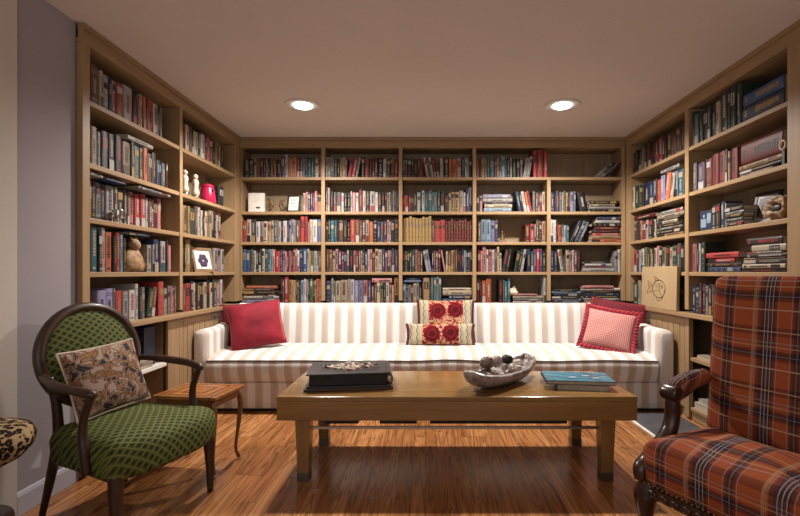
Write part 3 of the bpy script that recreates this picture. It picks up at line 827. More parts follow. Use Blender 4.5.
def mot_flower(m, T, w, h):
    for k in range(6):
        a = k*PI/3; m.ball((math.cos(a)*w*.14, .002, h*.47+math.sin(a)*w*.14), w*.11, 8, 5, 0, (1, .1, 1), M=T)
def mot_face(m, T, w, h):
    m.box(-w*.3, w*.3, .0025, .0042, h*.22, h*.8, 0, M=T); m.ball((0, .002, h*.52), w*.15, 10, 6, 0, (1, .1, 1.3), M=T)
    m.ball((w*.02, .0015, h*.28), w*.22, 10, 6, 1, (1, .08, .8), M=T)
photo_frame(291.5, 'back', 1, .155, .205, 'black picture frame with cream dotted print among brass scrolls, leftmost bay', M['black'], [M['ivory'], M['white'], BM['o1'], BM['u1']], motif=mot_dots, bw=.021, rz=-.1)
photo_frame(204, 'left', 3, .27, .235, 'beige picture frame with purple flower, far bay of left bookcase', BM['U1'], [M['white'], BM['v2']], motif=mot_flower, dep=.012, bw=.03, rz=-.22)
photo_frame(751, 'right', 2, .20, .235, 'black picture frame on the shelf beside the big shell, right bookcase', M['black'], [BM['w0'], BM['k1'], BM['u2']], motif=mot_face, dep=.10, rz=.15, tilt=14, bw=.024)

# white framed card and two scroll ornaments
p = shelfpt('back', 254.6, 1, .05)
r = empty('display_box', p, 0, 'square white display card standing at left end of second shelf', 'card')
MB().box(-.09, .09, 0, .03, 0, .215).build('board', M['white'], r, .003)
MB().ball((.02, -.001, .05), .02, 8, 6, 0, (1.4, .1, .6)).build('mark', BM['q1'], r)
def scroll(px, lab, sc):
    p = shelfpt('back', px, 1, .07); r = empty('scroll_ornament', p, 0, lab, 'ornament', 'brass scroll ornaments')
    MB().box(-.035, .035, -.02, .03, 0, .012).build('base', M['gold'], r, .002)
    pts = []
    for k in range(26):
        a = k/25*3.2*PI; rr_ = .034*(1-k/34); pts.append((rr_*math.cos(a)*sc, 0.004, .058+rr_*math.sin(a)*1.3))
    MB().tube(pts, .011, 8).tube([(0, .004, .01), (.01*sc, .004, .04), (.03*sc, .004, .09), (.005*sc, .004, .13), (-.02*sc, .004, .15)], .013, 8).build('scroll', M['gold'], r)
scroll(267.5, 'curled brass scroll ornament beside the white display card', 1)
scroll(280.5, 'curled brass scroll ornament touching the black picture frame', -1)
p = shelfpt('back', 319, 1, .03); r = empty('small_plaque', p, 0, 'small square dark plaque on a tan block, end of second shelf', 'plaque')
MB().box(-.028, .022, 0, .06, 0, .19).build('block', BM['U1'], r, .003)
MB().box(-.02, .014, -.006, -.0005, .12, .165).build('plaque', M['black'], r, .001)
# brass ornament
p = shelfpt('back', 503.5, 2, .08); r = empty('brass_ornament', p, 0, 'little brass figure on a tan plinth, fourth bay of back bookcase', 'ornament')
MB().box(-.05, .05, -.03, .04, 0, .03).build('plinth', BM['U1'], r, .003)
MB().lathe([(.03,.031),(.03,.04),(.012,.05),(.02,.075),(.008,.10),(.014,.115),(.002,.135)], 14).tube([(-.035,0,.06),(-.02,0,.085),(0,0,.09),(.02,0,.085),(.035,0,.06)], .005, 6).build('figure', M['gold'], r)
# conch on the magazines (fifth shelf)
def shell_mb(s=1):
    m = MB(); pts = []; rad = []
    for k in range(40):
        t = k/39; a = t*5.2*PI; rr_ = .05*(1-t)**1.2
        pts.append((.11*t*s-.03*s, math.cos(a)*rr_*s, math.sin(a)*rr_*s+.05*s)); rad.append((.045*(1-t)+.003)*s)
    return m.tube(pts, rad, 12)
p = shelfpt('back', 518, 4, .06)
bpy_o = shell_mb(.85).build('seashell', M['ivory']); bpy_o.location = (p.x, p.y+.04, ST[4]+.105); bpy_o.rotation_euler = (0, R(-70), .3)
tag(bpy_o, 'cream spiral seashell resting on the magazines, fourth bay, fifth shelf', 'seashell')
# glass and silver ornament in front of third-shelf books, left bookcase
p = frame('left') @ Vector((px2u('left', 122), .05, ST[2]+.0005))
r = empty('silver_teapot', p, PI/2, 'small silver bowl with ring handles before books, third shelf, left bookcase', 'ornament')
r.scale = (1.5, 1.5, 1.5)
MB().lathe([(.012,0),(.016,.004),(.006,.012),(.018,.03),(.021,.045),(.017,.058),(.019,.062)], 18, M=Matrix.Diagonal((1,1,1,1))).build('bowl', M['silver'], r)
MB().tube([(.018,0,.05),(.04,0,.055),(.042,0,.035),(.02,0,.025)], .003, 8).build('handle', M['silver'], r)
MB().tube([(-.018,0,.05),(-.04,0,.055),(-.042,0,.035),(-.02,0,.025)], .003, 8).build('handle', M['silver'], r)
# beige cat figure, fourth shelf
p = shelfpt('left', 138, 3, .07)
r = empty('cat_figure', p, PI/2, 'beige mottled seated cat figure between books, fourth shelf, left bookcase', 'figurine')
m = MB().lathe([(.04,0),(.075,.008),(.085,.05),(.07,.11),(.045,.155),(.03,.17)], 18, M=Matrix.Diagonal((1.3,.75,1,1)))
m.ball((0, -.012, .195), .045, 14, 10)
for sx in (-1, 1): m.lathe([(.018,0),(.002,.035)], 8, M=TR(sx*.026, -.01, .225))
m.tube([(.09,.0,.015),(.12,-.02,.03),(.115,-.04,.06)], .012, 8)
m.build('body', M['tangle'], r)
# blue shallow box lying above the cat: rests on side books -> put on row top
# yellow bird, fifth shelf
p = shelfpt('left', 93, 4, .05)
r = empty('bird_figure', p, PI/2, 'small yellow bird figure at near end of fifth shelf, left bookcase', 'figurine')
MB().lathe([(.014,0),(.018,.004),(.006,.012),(.006,.03),(.022,.05),(.026,.075),(.016,.1)], 14).ball((0,-.006,.112), .018).build('body', M['yellow'], r)
MB().lathe([(.005,0),(.001,.018)], 8, M=TR(0,-.024,.112) @ RX(R(90))).build('beak', BM['o1'], r)
# two white figurines with silver bases and the crimson jar
def figurine(px, lab):
    p = shelfpt('left', px, 1, .06); r = empty('figurine', p, PI/2, lab, 'figurine', 'white figurines on the second shelf')
    MB().lathe([(.036,0),(.036,.02),(.03,.03)], 18).build('base', M['silver'], r)
    MB().lathe([(.03,.03),(.034,.06),(.022,.11),(.03,.15),(.022,.175),(.01,.185)], 16).ball((0,0,.205), .024).build('body', M['ivory'], r)
figurine(188.5, 'ivory figurine on silver base beside the centre upright, left bookcase')
figurine(199, 'ivory figurine on silver base beside the crimson jar, left bookcase')
p = shelfpt('left', 213, 1, .08); r = empty('crimson_jar', p, PI/2, 'crimson lidded jar with two dark eyes, second shelf, left bookcase', 'jar')
MB().lathe([(.07,0),(.078,.01),(.07,.09),(.06,.15),(.058,.155)], 24).build('body', M['crim'], r)
MB().lathe([(.06,.156),(.056,.175),(.03,.19),(.005,.193)], 24).build('lid', M['crim'], r)
m = MB()
for sx in (-1, 1): m.ball((sx*.024, -.064, .125), .012, 10, 6, 0, (1,.5,.8))
m.build('eye', M['black'], r)
# near bay right: cube, shell, bottle, ring
p = shelfpt('right', 703.5, 2, .05); r = empty('photo_cube', p, -PI/2, 'blue photo cube at the far end of third shelf, right bookcase', 'photo cube')
MB().box(-.085, .085, 0, .12, 0, .165).build('cube', BM['n2'], r, .004)
MB().box(-.07, .0, -.002, -.0003, .03, .1).box(.01, .06, -.002, -.0003, .06, .14).ball((-.03,-.001,.12), .015, 8, 6, 0, (1,.1,1)).build('photo', BM['c2'], r)
p = shelfpt('right', 770, 2, .03)
r = empty('large_shell', p, -PI/2, 'large brown helmet shell in front of the black picture frame', 'shell')
m = MB(); vs = []; fs = []; nu, nv = 28, 16
for i in range(nv+1):
    ph = -PI/2+PI*i/nv
    for k in range(nu):
        a = 2*PI*k/nu; d = 1+.16*math.sin(6*a)*math.cos(ph)+.08*math.sin(11*ph)
        x = .115*math.cos(ph)*math.cos(a)*d; y = .07*math.cos(ph)*math.sin(a)*d; z = .078*math.sin(ph)*d
        if y < 0 and abs(x+.0) < .055 and abs(z) < .03: y *= .35      # the mouth slit
        vs.append((x, y+.07, z+.09))
for i in range(nv):
    for k in range(nu): fs.append((i*nu+k, i*nu+(k+1) % nu, (i+1)*nu+(k+1) % nu, (i+1)*nu+k))
zmin = min(v[2] for v in vs); vs = [(x, y, z-zmin) for x, y, z in vs]
m.add(vs, fs, 0, True).build('body', M['shell'], r)
MB().ball((0, .035, .085), .05, 14, 8, 0, (1, .25, .5)).build('mouth', BM['B1'], r)
p = shelfpt('right', 779, 2, .2); r = empty('brass_bottle', p, 0, 'slim brass bottle behind the large brown shell, right bookcase', 'bottle')
MB().lathe([(.03,0),(.034,.01),(.034,.14),(.014,.19),(.012,.235)], 18).build('body', M['gold'], r); MB().lathe([(.015,.236),(.015,.25),(.006,.255)], 14).build('stopper', M['gold'], r)
p = shelfpt('right', 784.5, 1, .03); r = empty('ring_ornament', p, -PI/2, 'pale ring on a dark stand beside the big red volume', 'ornament')
MB().box(-.012, .012, -.012, .03, 0, .1).build('stand', M['black'], r, .002)
MB().tube([(.022*math.cos(a*PI/10), -.014, .125+.028*math.sin(a*PI/10)) for a in range(20)], .006, 8, closed=True).build('ring', M['ivory'], r)
# carved fish board on the ledge of the right bookcase
r = empty('fish_board', (2.238, 4.24, ST[4]+.001), -PI/2, 'square pale wooden board with a line-drawn fish on the right ledge', 'wooden board')
W2 = .315
T = RX(-R(1.2)) @ TR(0, -.019, 0)
MB().box(-W2, W2, -.03, 0, 0, .395, M=TR(0,.0,0) @ T).build('board', wood('birch', (.34,.245,.135), (.42,.31,.18), 'Z', .5), r, .004)
fish = MB()
def line(pts, rad=.0032, cl=False): fish.tube([(x, -.0305, z) for x, z in pts], rad, 6, closed=cl, M=T)
ring = [(.02+.115*math.cos(a*PI/16), .185+.082*math.sin(a*PI/16)) for a in range(32)]
line(ring, .0035, True)
line([(-.09,.20),(-.15,.245),(-.19,.26),(-.165,.20),(-.2,.14),(-.15,.15),(-.09,.165)])
line([(-.04,.255),(-.06,.30),(-.02,.285),(.03,.265)]); line([(-.02,.11),(.0,.075),(.06,.085),(.1,.12)])
line([(.05,.24),(.03,.2),(.04,.15),(.06,.13)]); line([(.1,.17),(.12,.165),(.13,.175)])
line([(.075+.014*math.cos(a*PI/5), .205+.014*math.sin(a*PI/5)) for a in range(10)], .003, True)
line([(-.08,.15),(-.03,.175),(.03,.17)], .002); line([(-.07,.215),(-.02,.20),(.02,.21)], .002); line([(-.05,.235),(0,.225),(.03,.235)], .002)
for k in range(3): line([(-.16,.175+k*.02),(-.12,.178+k*.012)], .002)
fish.build('fish_drawing', BM['u2'], r)

# items in the open cubbies
def loose(loc, rz, w, d, t, key, lab, grp='magazines in the open cubbies'):
    r = empty('magazine', loc, rz, lab, 'magazine', grp)
    MB().box(-w/2, w/2, -d/2, d/2, .002, t-.002).build('pages', M['page'], r)
    MB().box(-w/2-.003, w/2, -d/2-.003, d/2+.003, t-.002, t).box(-w/2-.003, w/2, -d/2-.003, d/2+.003, 0, .002).box(-w/2-.003, -w/2-.001, -d/2-.003, d/2+.003, .002, t-.002).build('cover', BM[key], r)
loose((-2.19, 3.30, .5305), 1.6, .3, .21, .03, 'q1', 'grey magazine at the bottom of the pile in the left cubby')
loose((-2.19, 3.31, .561), 1.5, .28, .2, .022, 'u1', 'brown magazine in the middle of the pile in the left cubby')
loose((-2.18, 3.29, .5835), 1.65, .27, .2, .03, 'w1', 'white magazine on top of the pile in the left cubby')
loose((-2.18, 3.10, .111), 1.55, .3, .21, .04, 'v1', 'purple magazine on the bottom of the left cubby')
r = empty('storage_box', (-2.2, 3.45, .5305), PI/2, 'dark blue box standing at far end of the left cubby', 'box')
MB().box(-.07, .07, -.09, .1, 0, .27).build('body', BM['n0'], r, .003); MB().box(-.073, .073, -.093, .103, .271, .3).build('lid', BM['n1'], r, .003)
loose((2.39, 3.62, .111), 1.6, .33, .24, .05, 'w1', 'thick white magazine on the bottom board of the right cubby')
loose((2.39, 3.61, .1615), 1.5, .3, .22, .03, 'a1', 'light grey magazine lying on the thick white one')
loose((2.39, 3.6, .5305), 1.62, .32, .22, .03, 'e1', 'cream magazine on the middle board of the right cubby')

# ------------------------------------------------------------------ downlights
for (px, nm) in ((303, 'left'), (562, 'right')):
    X = (px-425)/111.5; Y = 4.03
    r = empty('recessed_downlight', (X, Y, CEIL), 0, 'round recessed ceiling downlight on the %s of the pair' % nm, 'ceiling light', 'recessed ceiling downlights')
    MB().lathe([(.075,-.004),(.105,-.004),(.155,-.010),(.16,-.003),(.155,-.0005),(.07,-.0005)], 40).build('trim_ring', M['white'], r)
    MB().lathe([(.001,-.016),(.075,-.016),(.085,-.0045),(.001,-.0042)], 32).build('lens', M['glow'], r)
    l = bpy.data.lights.new('downlight_beam', 'SPOT'); l.energy = 370; l.color = (1,.90,.81); l.spot_size = R(158); l.spot_blend = .6; l.shadow_soft_size = .055
    o = bpy.data.objects.new('downlight_beam', l); COL.objects.link(o); o.location = (X, Y, CEIL-.03)

# ------------------------------------------------------------------ sofa
r = empty('sofa', (.07, 4.45, 0), 0, 'long sofa in cream and tan striped linen along the back bookcase', 'sofa')
off = Matrix.Translation((-.07, -4.45, 0))
def spart(mb, name, mat, **k): mb.v = [tuple(off @ Vector(p)) for p in mb.v]; return mb.build(name, mat, r, **k)
SX0, SX1 = -1.93, 2.06
def wv(p):
    x, y, z = p
    return (x, y + .006*math.sin(x*7)*(1 if y < 4.2 else 0), z + (.010*noise.noise(Vector((x*2.2, y*2, 3))) if z > .4 else 0))
spart(MB().extr([(4.02,.03),(4.02,.262),(4.92,.262),(4.92,.03)], -2.03, 2.16, 0, False, seg=40), 'skirt', M['stripeX'], bevel=.006)
seat = [(4.03,.264),(4.005,.27),(3.985,.31),(3.965,.37),(3.96,.42),(3.972,.455),(3.985,.470),(4.04,.49),(4.15,.507),(4.4,.52),(4.6,.517),(4.778,.50),(4.779,.264)]
spart(MB().extr(seat, SX0-.0, SX1, 0, True, seg=60, warp=wv), 'seat_cushion', M['stripeX'])
def pip(x0, x1, y, z, n=40): return [(x0+(x1-x0)*i/n, *wv((x0+(x1-x0)*i/n, y, z))[1:]) for i in range(n+1)]
spart(MB().tube(pip(SX0, SX1, 3.974, .464), .0065, 8), 'piping', BM['q1'])
back = [(4.78,.26),(4.78,.50),(4.80,.70),(4.815,.83),(4.83,.885),(4.855,.91),(4.89,.915),(4.92,.90),(4.935,.86),(4.94,.5),(4.94,.26)]
spart(MB().extr(back, -2.0, 2.15, 0, True, seg=50), 'backrest', M['stripeX'])
for sx in (-1, 1):
    xo, xi = (-2.05, SX0-.001) if sx < 0 else (2.205, SX1+.001)
    # arm: XZ section swept along Y, corner rounded at the front, rising slightly to the back
    ys = [3.962, 3.968, 3.985, 4.02, 4.1, 4.3, 4.5, 4.7, 4.80]
    vs = []; n = 14
    for j, y in enumerate(ys):
        ins = [.03, .014, .004, 0, 0, 0, 0, 0, 0][j]; zt = .735+(.02 if y > 4.4 else 0)-ins
        a, b_ = (xi, xo) if sx > 0 else (xo, xi)
        a += ins; b_ -= ins; c = (a+b_)/2; hw = (b_-a)/2
        sec = [(a, .264), (a, .5)]
        for k in range(9):
            an = PI-PI*k/8; sec.append((c+hw*math.copysign(abs(math.cos(an))**.6, math.cos(an)), zt-.06+.06*math.sin(an)**.7))
        sec += [(b_, .5), (b_, .264)]
        n = len(sec); vs += [(x, y, z) for x, z in sec]
    fs = []
    for j in range(len(ys)-1):
        for k in range(n): fs.append((j*n+k, j*n+(k+1) % n, (j+1)*n+(k+1) % n, (j+1)*n+k))
    fs += [tuple(range(n-1, -1, -1)), tuple((len(ys)-1)*n+k for k in range(n))]
    spart(MB().add(vs, fs, 0, True), 'arm', M['stripeY'])
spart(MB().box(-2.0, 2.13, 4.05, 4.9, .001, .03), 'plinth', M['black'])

# ------------------------------------------------------------------ pillows
def pillow_mb(w, h, t, n=22, seed=0, pinch=.05):
    m = MB(); vs = []; idx = {}
    for side in (0, 1):
        for i in range(n+1):
            for j in range(n+1):
                u = -1+2*i/n; v = -1+2*j/n
                edge = i in (0, n) or j in (0, n)
                if side and edge: idx[(1, i, j)] = idx[(0, i, j)]; continue
                pu = 1-pinch*(1-abs(v)**2)*abs(u)**3; pv = 1-pinch*(1-abs(u)**2)*abs(v)**3
                x = u*w/2*pu; z = v*h/2*pv
                k = max(0, (1-abs(u)**2.6)*(1-abs(v)**2.6))**.55
                y = t/2*k*(1 if side else -1)
                y += .012*noise.noise(Vector((x*7+seed, z*7, side*3)))*k
                idx[(side, i, j)] = len(vs); vs.append((x, y, z+h/2))
    fs = []
    for side in (0, 1):
        for i in range(n):
            for j in range(n):
                q = [idx[(side, i, j)], idx[(side, i+1, j)], idx[(side, i+1, j+1)], idx[(side, i, j+1)]]
                fs.append(q if side == 0 else q[::-1])
    m.add(vs, fs, 0, True); return m
def edge_path(w, h, n=16, grow=0, pinch=.05):
    out = []
    W_, H_ = w/2+grow, h/2+grow
    for a in range(4):
        for i in range(n):
            t = -1+2*i/n
            k = 1-pinch*(1-t*t)
            if a == 0: p = (t*W_, -H_*k)
            elif a == 1: p = (W_*k, t*H_)
            elif a == 2: p = (-t*W_, H_*k)
            else: p = (-W_*k, -t*H_)
            out.append((p[0], 0, p[1]+h/2))
    return out
def pillow(name, label, loc, rz, lean, roll, w, h, t, mat, trim=None, trimkind='piping', seed=0, cat='pillow', group=None, parts=None):
    o = bpy.data.objects.new(name, None); COL.objects.link(o); tag(o, label, cat, group)
    # lean: top away from the viewer; roll: turn in the face plane about the lower corner
    o.matrix_world = TR(*loc) @ RZ(rz) @ RX(-lean) @ RY(roll)
    pillow_mb(w, h, t, seed=seed).build('cover', mat, o)
    if trim:
        pth = edge_path(w, h, 24, 0 if trimkind == 'piping' else .008)
        if trimkind == 'piping': MB().tube(pth, .0055, 6, closed=True).build('piping', trim, o)
        elif trimkind == 'ruffle':
            m = MB(); P = edge_path(w, h, 60, 0); Q = edge_path(w, h, 60, .042); L = len(P); vs = []; fs = []
            for i in range(L):
                yv = .012*math.sin(i*1.35)
                vs += [(P[i][0], 0, P[i][2]), ((P[i][0]+Q[i][0])/2, yv*.6-.004, (P[i][2]+Q[i][2])/2), (Q[i][0], yv, Q[i][2])]
            for i in range(L):
                j = (i+1) % L
                for k in range(2): fs.append((i*3+k, j*3+k, j*3+k+1, i*3+k+1))
            m.add(vs, fs, 0, True); e = m.build('ruffle', trim, o)
            sd = e.modifiers.new('thick', 'SOLIDIFY'); sd.thickness = .004
        elif trimkind == 'fringe':
            P = edge_path(w, h, 44, .0)
            for side_, sg in ((1, 1), (3, -1)):
                m = MB()
                m.tube([P[side_*44+i_] for i_ in range(44)], .006, 6)
                for i_ in range(44):
                    p = P[side_*44+i_]; kx = sg
                    m.tube([p, (p[0]+kx*.012, .004*math.sin(i_*2.1), p[2]-.004), (p[0]+kx*.022, .006*math.sin(i_*1.7), p[2]-.01)], [.005, .006, .003], 6)
                m.build('fringe', trim, o)
    return o
# left pair
pillow('throw_pillow', 'dark crimson velvet pillow half hidden behind the bright one, left sofa end', (-1.775, 4.54, .515), R(38), R(16), R(-3), .46, .43, .12, M['velvet2'], M['velvet2'], seed=3, group='crimson velvet pillows')
pillow('throw_pillow', 'bright crimson velvet pillow leaning at the left end of the sofa', (-1.585, 4.32, .535), R(24), R(26), R(-6), .50, .46, .17, M['velvet'], M['velvet'], seed=9, group='crimson velvet pillows')
# centre pair
pillow('throw_pillow', 'upper embroidered pillow with crimson blooms propped at sofa centre', (.22, 4.70, .517), 0, R(14), R(0), .58, .45, .12, M['suzani2'], BM['d2'], 'fringe', seed=5, group='embroidered bloom pillows')
pillow('lumbar_pillow', 'low oblong embroidered pillow with crimson bloom in front, sofa centre', (.155, 4.50, .519), 0, R(14), R(0), .66, .215, .11, M['suzani'], BM['d2'], 'fringe', seed=7, group='embroidered bloom pillows')
# right pair
pillow('throw_pillow', 'deep red velvet pillow behind the pink checked one, right sofa end', (1.86, 4.47, .545), R(-22), R(20), R(9), .54, .44, .11, M['velvet2'], M['velvet2'], seed=13, group='red pillows at the right end')
pillow('throw_pillow', 'pink checked pillow with red ruffled edge, right end of sofa', (1.70, 4.24, .535), R(-22), R(30), R(10), .44, .385, .13, M['check'], mat_velvet('rose ruffle', (.27,.02,.035)), 'ruffle', seed=17, group='red pillows at the right end')

# ------------------------------------------------------------------ coffee table
TX0, TX1, TY0, TY1, TZ = -.876, 1.253, 2.65, 3.34, .515
cx, cy = (TX0+TX1)/2, (TY0+TY1)/2
r = empty('coffee_table', (cx, cy, 0), 0, 'long golden oak coffee table with deep apron in front of the sofa', 'coffee table')
hx, hy = (TX1-TX0)/2, (TY1-TY0)/2
MB().box(-hx, hx, -hy, hy, TZ-.03, TZ).build('tabletop', M['table'], r, .004)
MB().box(-hx+.002, hx-.002, -hy+.002, -hy+.024, TZ-.142, TZ-.031).box(-hx+.002, hx-.002, hy-.024, hy-.002, TZ-.142, TZ-.031).box(-hx+.002, -hx+.024, -hy+.025, hy-.025, TZ-.142, TZ-.031).box(hx-.024, hx-.002, -hy+.025, hy-.025, TZ-.142, TZ-.031).build('apron', M['table'], r, .003)
for sx in (-1, 1):
    for sy in (-1, 1):
        lx = (-.729 if sx < 0 else 1.09)-cx; ly = (2.72 if sy < 0 else 3.27)-cy
        a, b_ = .045, .034
        vs = [(lx-a,ly-a,TZ-.143),(lx+a,ly-a,TZ-.143),(lx+a,ly+a,TZ-.143),(lx-a,ly+a,TZ-.143),(lx-b_,ly-b_,.05),(lx+b_,ly-b_,.05),(lx+b_,ly+b_,.05),(lx-b_,ly+b_,.05)]
        lg = MB().add(vs, [(0,1,2,3),(7,6,5,4),(4,5,1,0),(5,6,2,1),(6,7,3,2),(7,4,0,3)]).build('leg', M['tableY'], r, .003)
        MB().box(lx-b_-.002, lx+b_+.002, ly-b_-.002, ly+b_+.002, 0, .052).build('ferrule', M['ferrule'], lg, .002)
for ly in (2.72-cy, 3.27-cy):
    MB().box(-.69-cx, 1.05-cx, ly-.006, ly+.006, .302, .318).build('stretcher', M['steel'], r)
for lx in (-.729-cx, 1.09-cx):
    MB().box(lx-.006, lx+.006, 2.76-cy, 3.23-cy, .302, .318).build('stretcher', M['steel'], r)
for (a, b_) in ((-.60, -.40), (-.27, -.05), (.03, .85)):
    MB().extr([(2.69-cy,.40),(2.69-cy,.352),(2.70-cy,.34),(2.84-cy,.34),(2.85-cy,.352),(2.85-cy,.40)], a-cx, b_-cx, 0, False).build('drawer_base', M['black'], r)

# album on the table
r = empty('photo_album', (-.495, 2.98, TZ), R(7), 'thick black leather album with a beaded diamond panel on the coffee table', 'album')
MB().box(-.275, .275, -.2, .19, .0005, .012).build('tray', M['brownleather'], r, .003)
MB().box(-.245, .235, -.175, .165, .02, .068).build('page_block', BM['k1'], r, .002)
MB().box(-.262, .262, -.192, .18, .0125, .0195).build('cover', M['leather'], r, .002)
MB().box(-.262, .24, -.192, .18, .0685, .0765).build('cover', M['leather'], r, .002)
sp = [(-.0, .0195), (.018, .0195), (.034, .030), (.038, .045), (.034, .062), (.016, .0765), (0, .0765), (.0, .07), (.014, .069), (.026, .058), (.03, .045), (.026, .034), (.014, .026), (0, .026)]
MB().extr([(x, z) for x, z in sp], -.192, .18, 0, True, M=Matrix(((0,1,0,.236),(1,0,0,0),(0,0,1,0),(0,0,0,1)))).build('spine', M['leather'], r)
MB().add([(-.19,0,.0767),(0,-.12,.0767),(.19,0,.0767),(0,.12,.0767),(-.185,0,.083),(0,-.115,.083),(.185,0,.083),(0,.115,.083)], [(4,5,6,7),(0,1,5,4),(1,2,6,5),(2,3,7,6),(3,0,4,7)]).build('beaded_panel', M['mosaic'], r)
m = MB()
for i in range(26):
    a = rnd.uniform(-1, 1); b_ = rnd.uniform(-1, 1)*(1-abs(a)); m.ball((a*.17, b_*.1, .085), rnd.uniform(.007, .012), 8, 5, i % 2, (1,1,.6))
m.build('bead', [M['pebble2'], M['pebble']], r)
MB().lathe([(.017,-.0),(.017,.006),(.006,.008)], 14, M=TR(.252, -.193, .047) @ RX(R(90))).build('ring_hole', M['steel'], r)
r.scale = (1, 1, 1.4)

# shell dish with stones
dish = empty('shell_dish', (.505, 2.985, TZ), R(50), 'rough boat-shaped mother-of-pearl dish on the coffee table', 'dish')
vs = []; fs = []; nu, nv = 30, 7
for side in (0, 1):
    for i in range(nv+1):
        t = i/nv
        for k in range(nu):
            a = 2*PI*k/nu
            nz = 1+.10*noise.noise(Vector((math.cos(a)*2.5, math.sin(a)*2.5, 5)))+.035*math.sin(9*a)
            L_ = .37*nz; W_ = .135*nz
            rr_ = (.25+.75*math.sin(t*PI/2))
            thick = .010*side
            end = abs(math.cos(a))**3
            z = .004+(.06+.04*end)*(1-math.cos(t*PI/2))**1.0 + thick
            vs.append(((L_-thick)*rr_*math.cos(a), (W_-thick)*rr_*math.sin(a), z + .006*noise.noise(Vector((a*4, t*4, side)))))
for side in (0, 1):
    b0 = side*(nv+1)*nu
    for i in range(nv):
        for k in range(nu):
            q = (b0+i*nu+k, b0+i*nu+(k+1) % nu, b0+(i+1)*nu+(k+1) % nu, b0+(i+1)*nu+k)
            fs.append(q[::-1] if side else q)
    fs.append(tuple(b0+k for k in (range(nu-1, -1, -1) if side == 0 else range(nu))))
for k in range(nu):
    fs.append((nv*nu+k, nv*nu+(k+1) % nu, (nv+1)*nu+nv*nu+(k+1) % nu, (nv+1)*nu+nv*nu+k))
vz = min(v[2] for v in vs); vs = [(x, y, z-vz+.0005) for x, y, z in vs]
MB().add(vs, fs, 0, True).build('dish', M['pearl'], dish); dish.scale = (1.05, 1.05, 1.3)
def in_dish(x, y, z): return TR(.505, 2.985, TZ) @ RZ(R(50)) @ Vector((x*1.12, y*1.15, z*1.36))
stones = [(-.20,-.02,.052,.038,'pebble','brown banded agate stone at the near tip of the shell dish'), (-.125,.035,.056,.042,'pebble','large brown agate stone with pale bands on left side of dish'),
 (-.115,-.045,.05,.036,'pebble2','pale round coral stone at the front edge of the dish'), (-.155,.0,.118,.034,'pebble','brown stone perched on top of the near heap in the dish'),
 (-.03,.03,.05,.036,'pebble2','pale knobbly coral in the middle of the dish'), (-.03,-.04,.045,.03,'pebble','small dark agate beside the middle of the dish'),
 (.05,.03,.05,.036,'pebble2','pale coral lump right of the middle of the dish'), (.055,-.04,.045,.032,'pebble','brown pebble on the right front side of the dish'),
 (.13,.02,.055,.036,'pebble2','pale coral lump near the far tip of the dish'), (.07,.0,.106,.028,'black','glossy black round stone on top of the far heap'),
 (.20,-.0,.066,.028,'pebble2','little pale stone at the far tip of the dish'), (.13,-.04,.052,.024,'pebble2','smallest pale coral by the far rim of the dish')]
for i, (x, y, z, rd, mt, lb_) in enumerate(stones):
    m = MB(); m.ball((0,0,0), rd*1.3, 22, 14, 0, (1.1, .95, .9))
    m.v = [tuple(Vector(v)*(1+(.50 if mt == 'pebble2' else .14)*noise.noise(Vector(v)*(70 if mt == 'pebble2' else 35)+Vector((i*3, 0, 0))))) for v in m.v]
    o = m.build('stone', M[mt]); o.location = in_dish(x, y, z); o.rotation_euler = (0, 0, i); tag(o, lb_, 'stone', 'stones and corals in the shell dish')
p = in_dish(-.06, -.0, .105); o = shell_mb(.55).build('seashell', M['pebble2']); o.location = p - Vector((0,0,.02)); o.rotation_euler = (0, 0, 2.2)
tag(o, 'spiral seashell lying in the middle of the stones in the dish', 'seashell')

# two books on the table
def tbook(loc, rz, w, d, t, cov, lab, art=None):
    r = empty('book', loc, rz, lab, 'book', 'large books on the coffee table')
    MB().box(-w/2+.004, w/2-.004, -d/2+.004, d/2-.004, .003, t-.003).build('page_block', M['page'], r)
    MB().box(-w/2, w/2, -d/2, d/2, 0, .003).box(-w/2, w/2, -d/2, d/2, t-.003, t).box(-w/2, -w/2+.003, -d/2, d/2, .003, t-.003).build('cover', cov, r)
    if art: art(r, w, d, t)
    return r
tbook((1.0, 2.90, TZ+.0006), R(-12), .30, .23, .032, BM['w1'], 'thick white book lying underneath the blue one on the table')
def art(r, w, d, t):
    MB().box(-w/2+.004, w/2-.004, -d/2+.004, d/2-.004, t+.0001, t+.0009).build('cover_picture', M['sea'], r)
    m = MB()
    for (x, y) in ((.06, .02), (-.03, -.03), (.11, -.04)): m.ball((x, y, t+.001), .016, 10, 6, 0, (1.7, .45, .12))
    m.build('boat_picture', M['white'], r)
tbook((.985, 2.925, TZ+.0332), R(-7), .42, .27, .024, BM['n2'], 'large blue seascape book lying on top at the table\'s right end', art)

# ------------------------------------------------------------------ side table
r = empty('side_table', (-1.45, 2.905, 0), R(-8), 'small reddish marquetry side table with curved legs beside the green armchair', 'side table')
MB().box(-.21, .21, -.165, .165, .468, .49).build('tabletop', M['marq'], r, .004)
MB().box(-.19, .19, -.145, -.13, .42, .467).box(-.19, .19, .13, .145, .42, .467).box(-.19, -.175, -.129, .129, .42, .467).box(.175, .19, -.129, .129, .42, .467).build('apron', M['fruit'], r, .002)
for sx in (-1, 1):
    for sy in (-1, 1):
        q, rad = taper([(sx*.178, sy*.133, .455), (sx*.192, sy*.147, .37), (sx*.180, sy*.135, .2), (sx*.17, sy*.125, .08), (sx*.185, sy*.14, .012)], [.017, .018, .012, .009, .012])
        MB().tube(q, rad, 10).build('leg', M['fruit'], r)

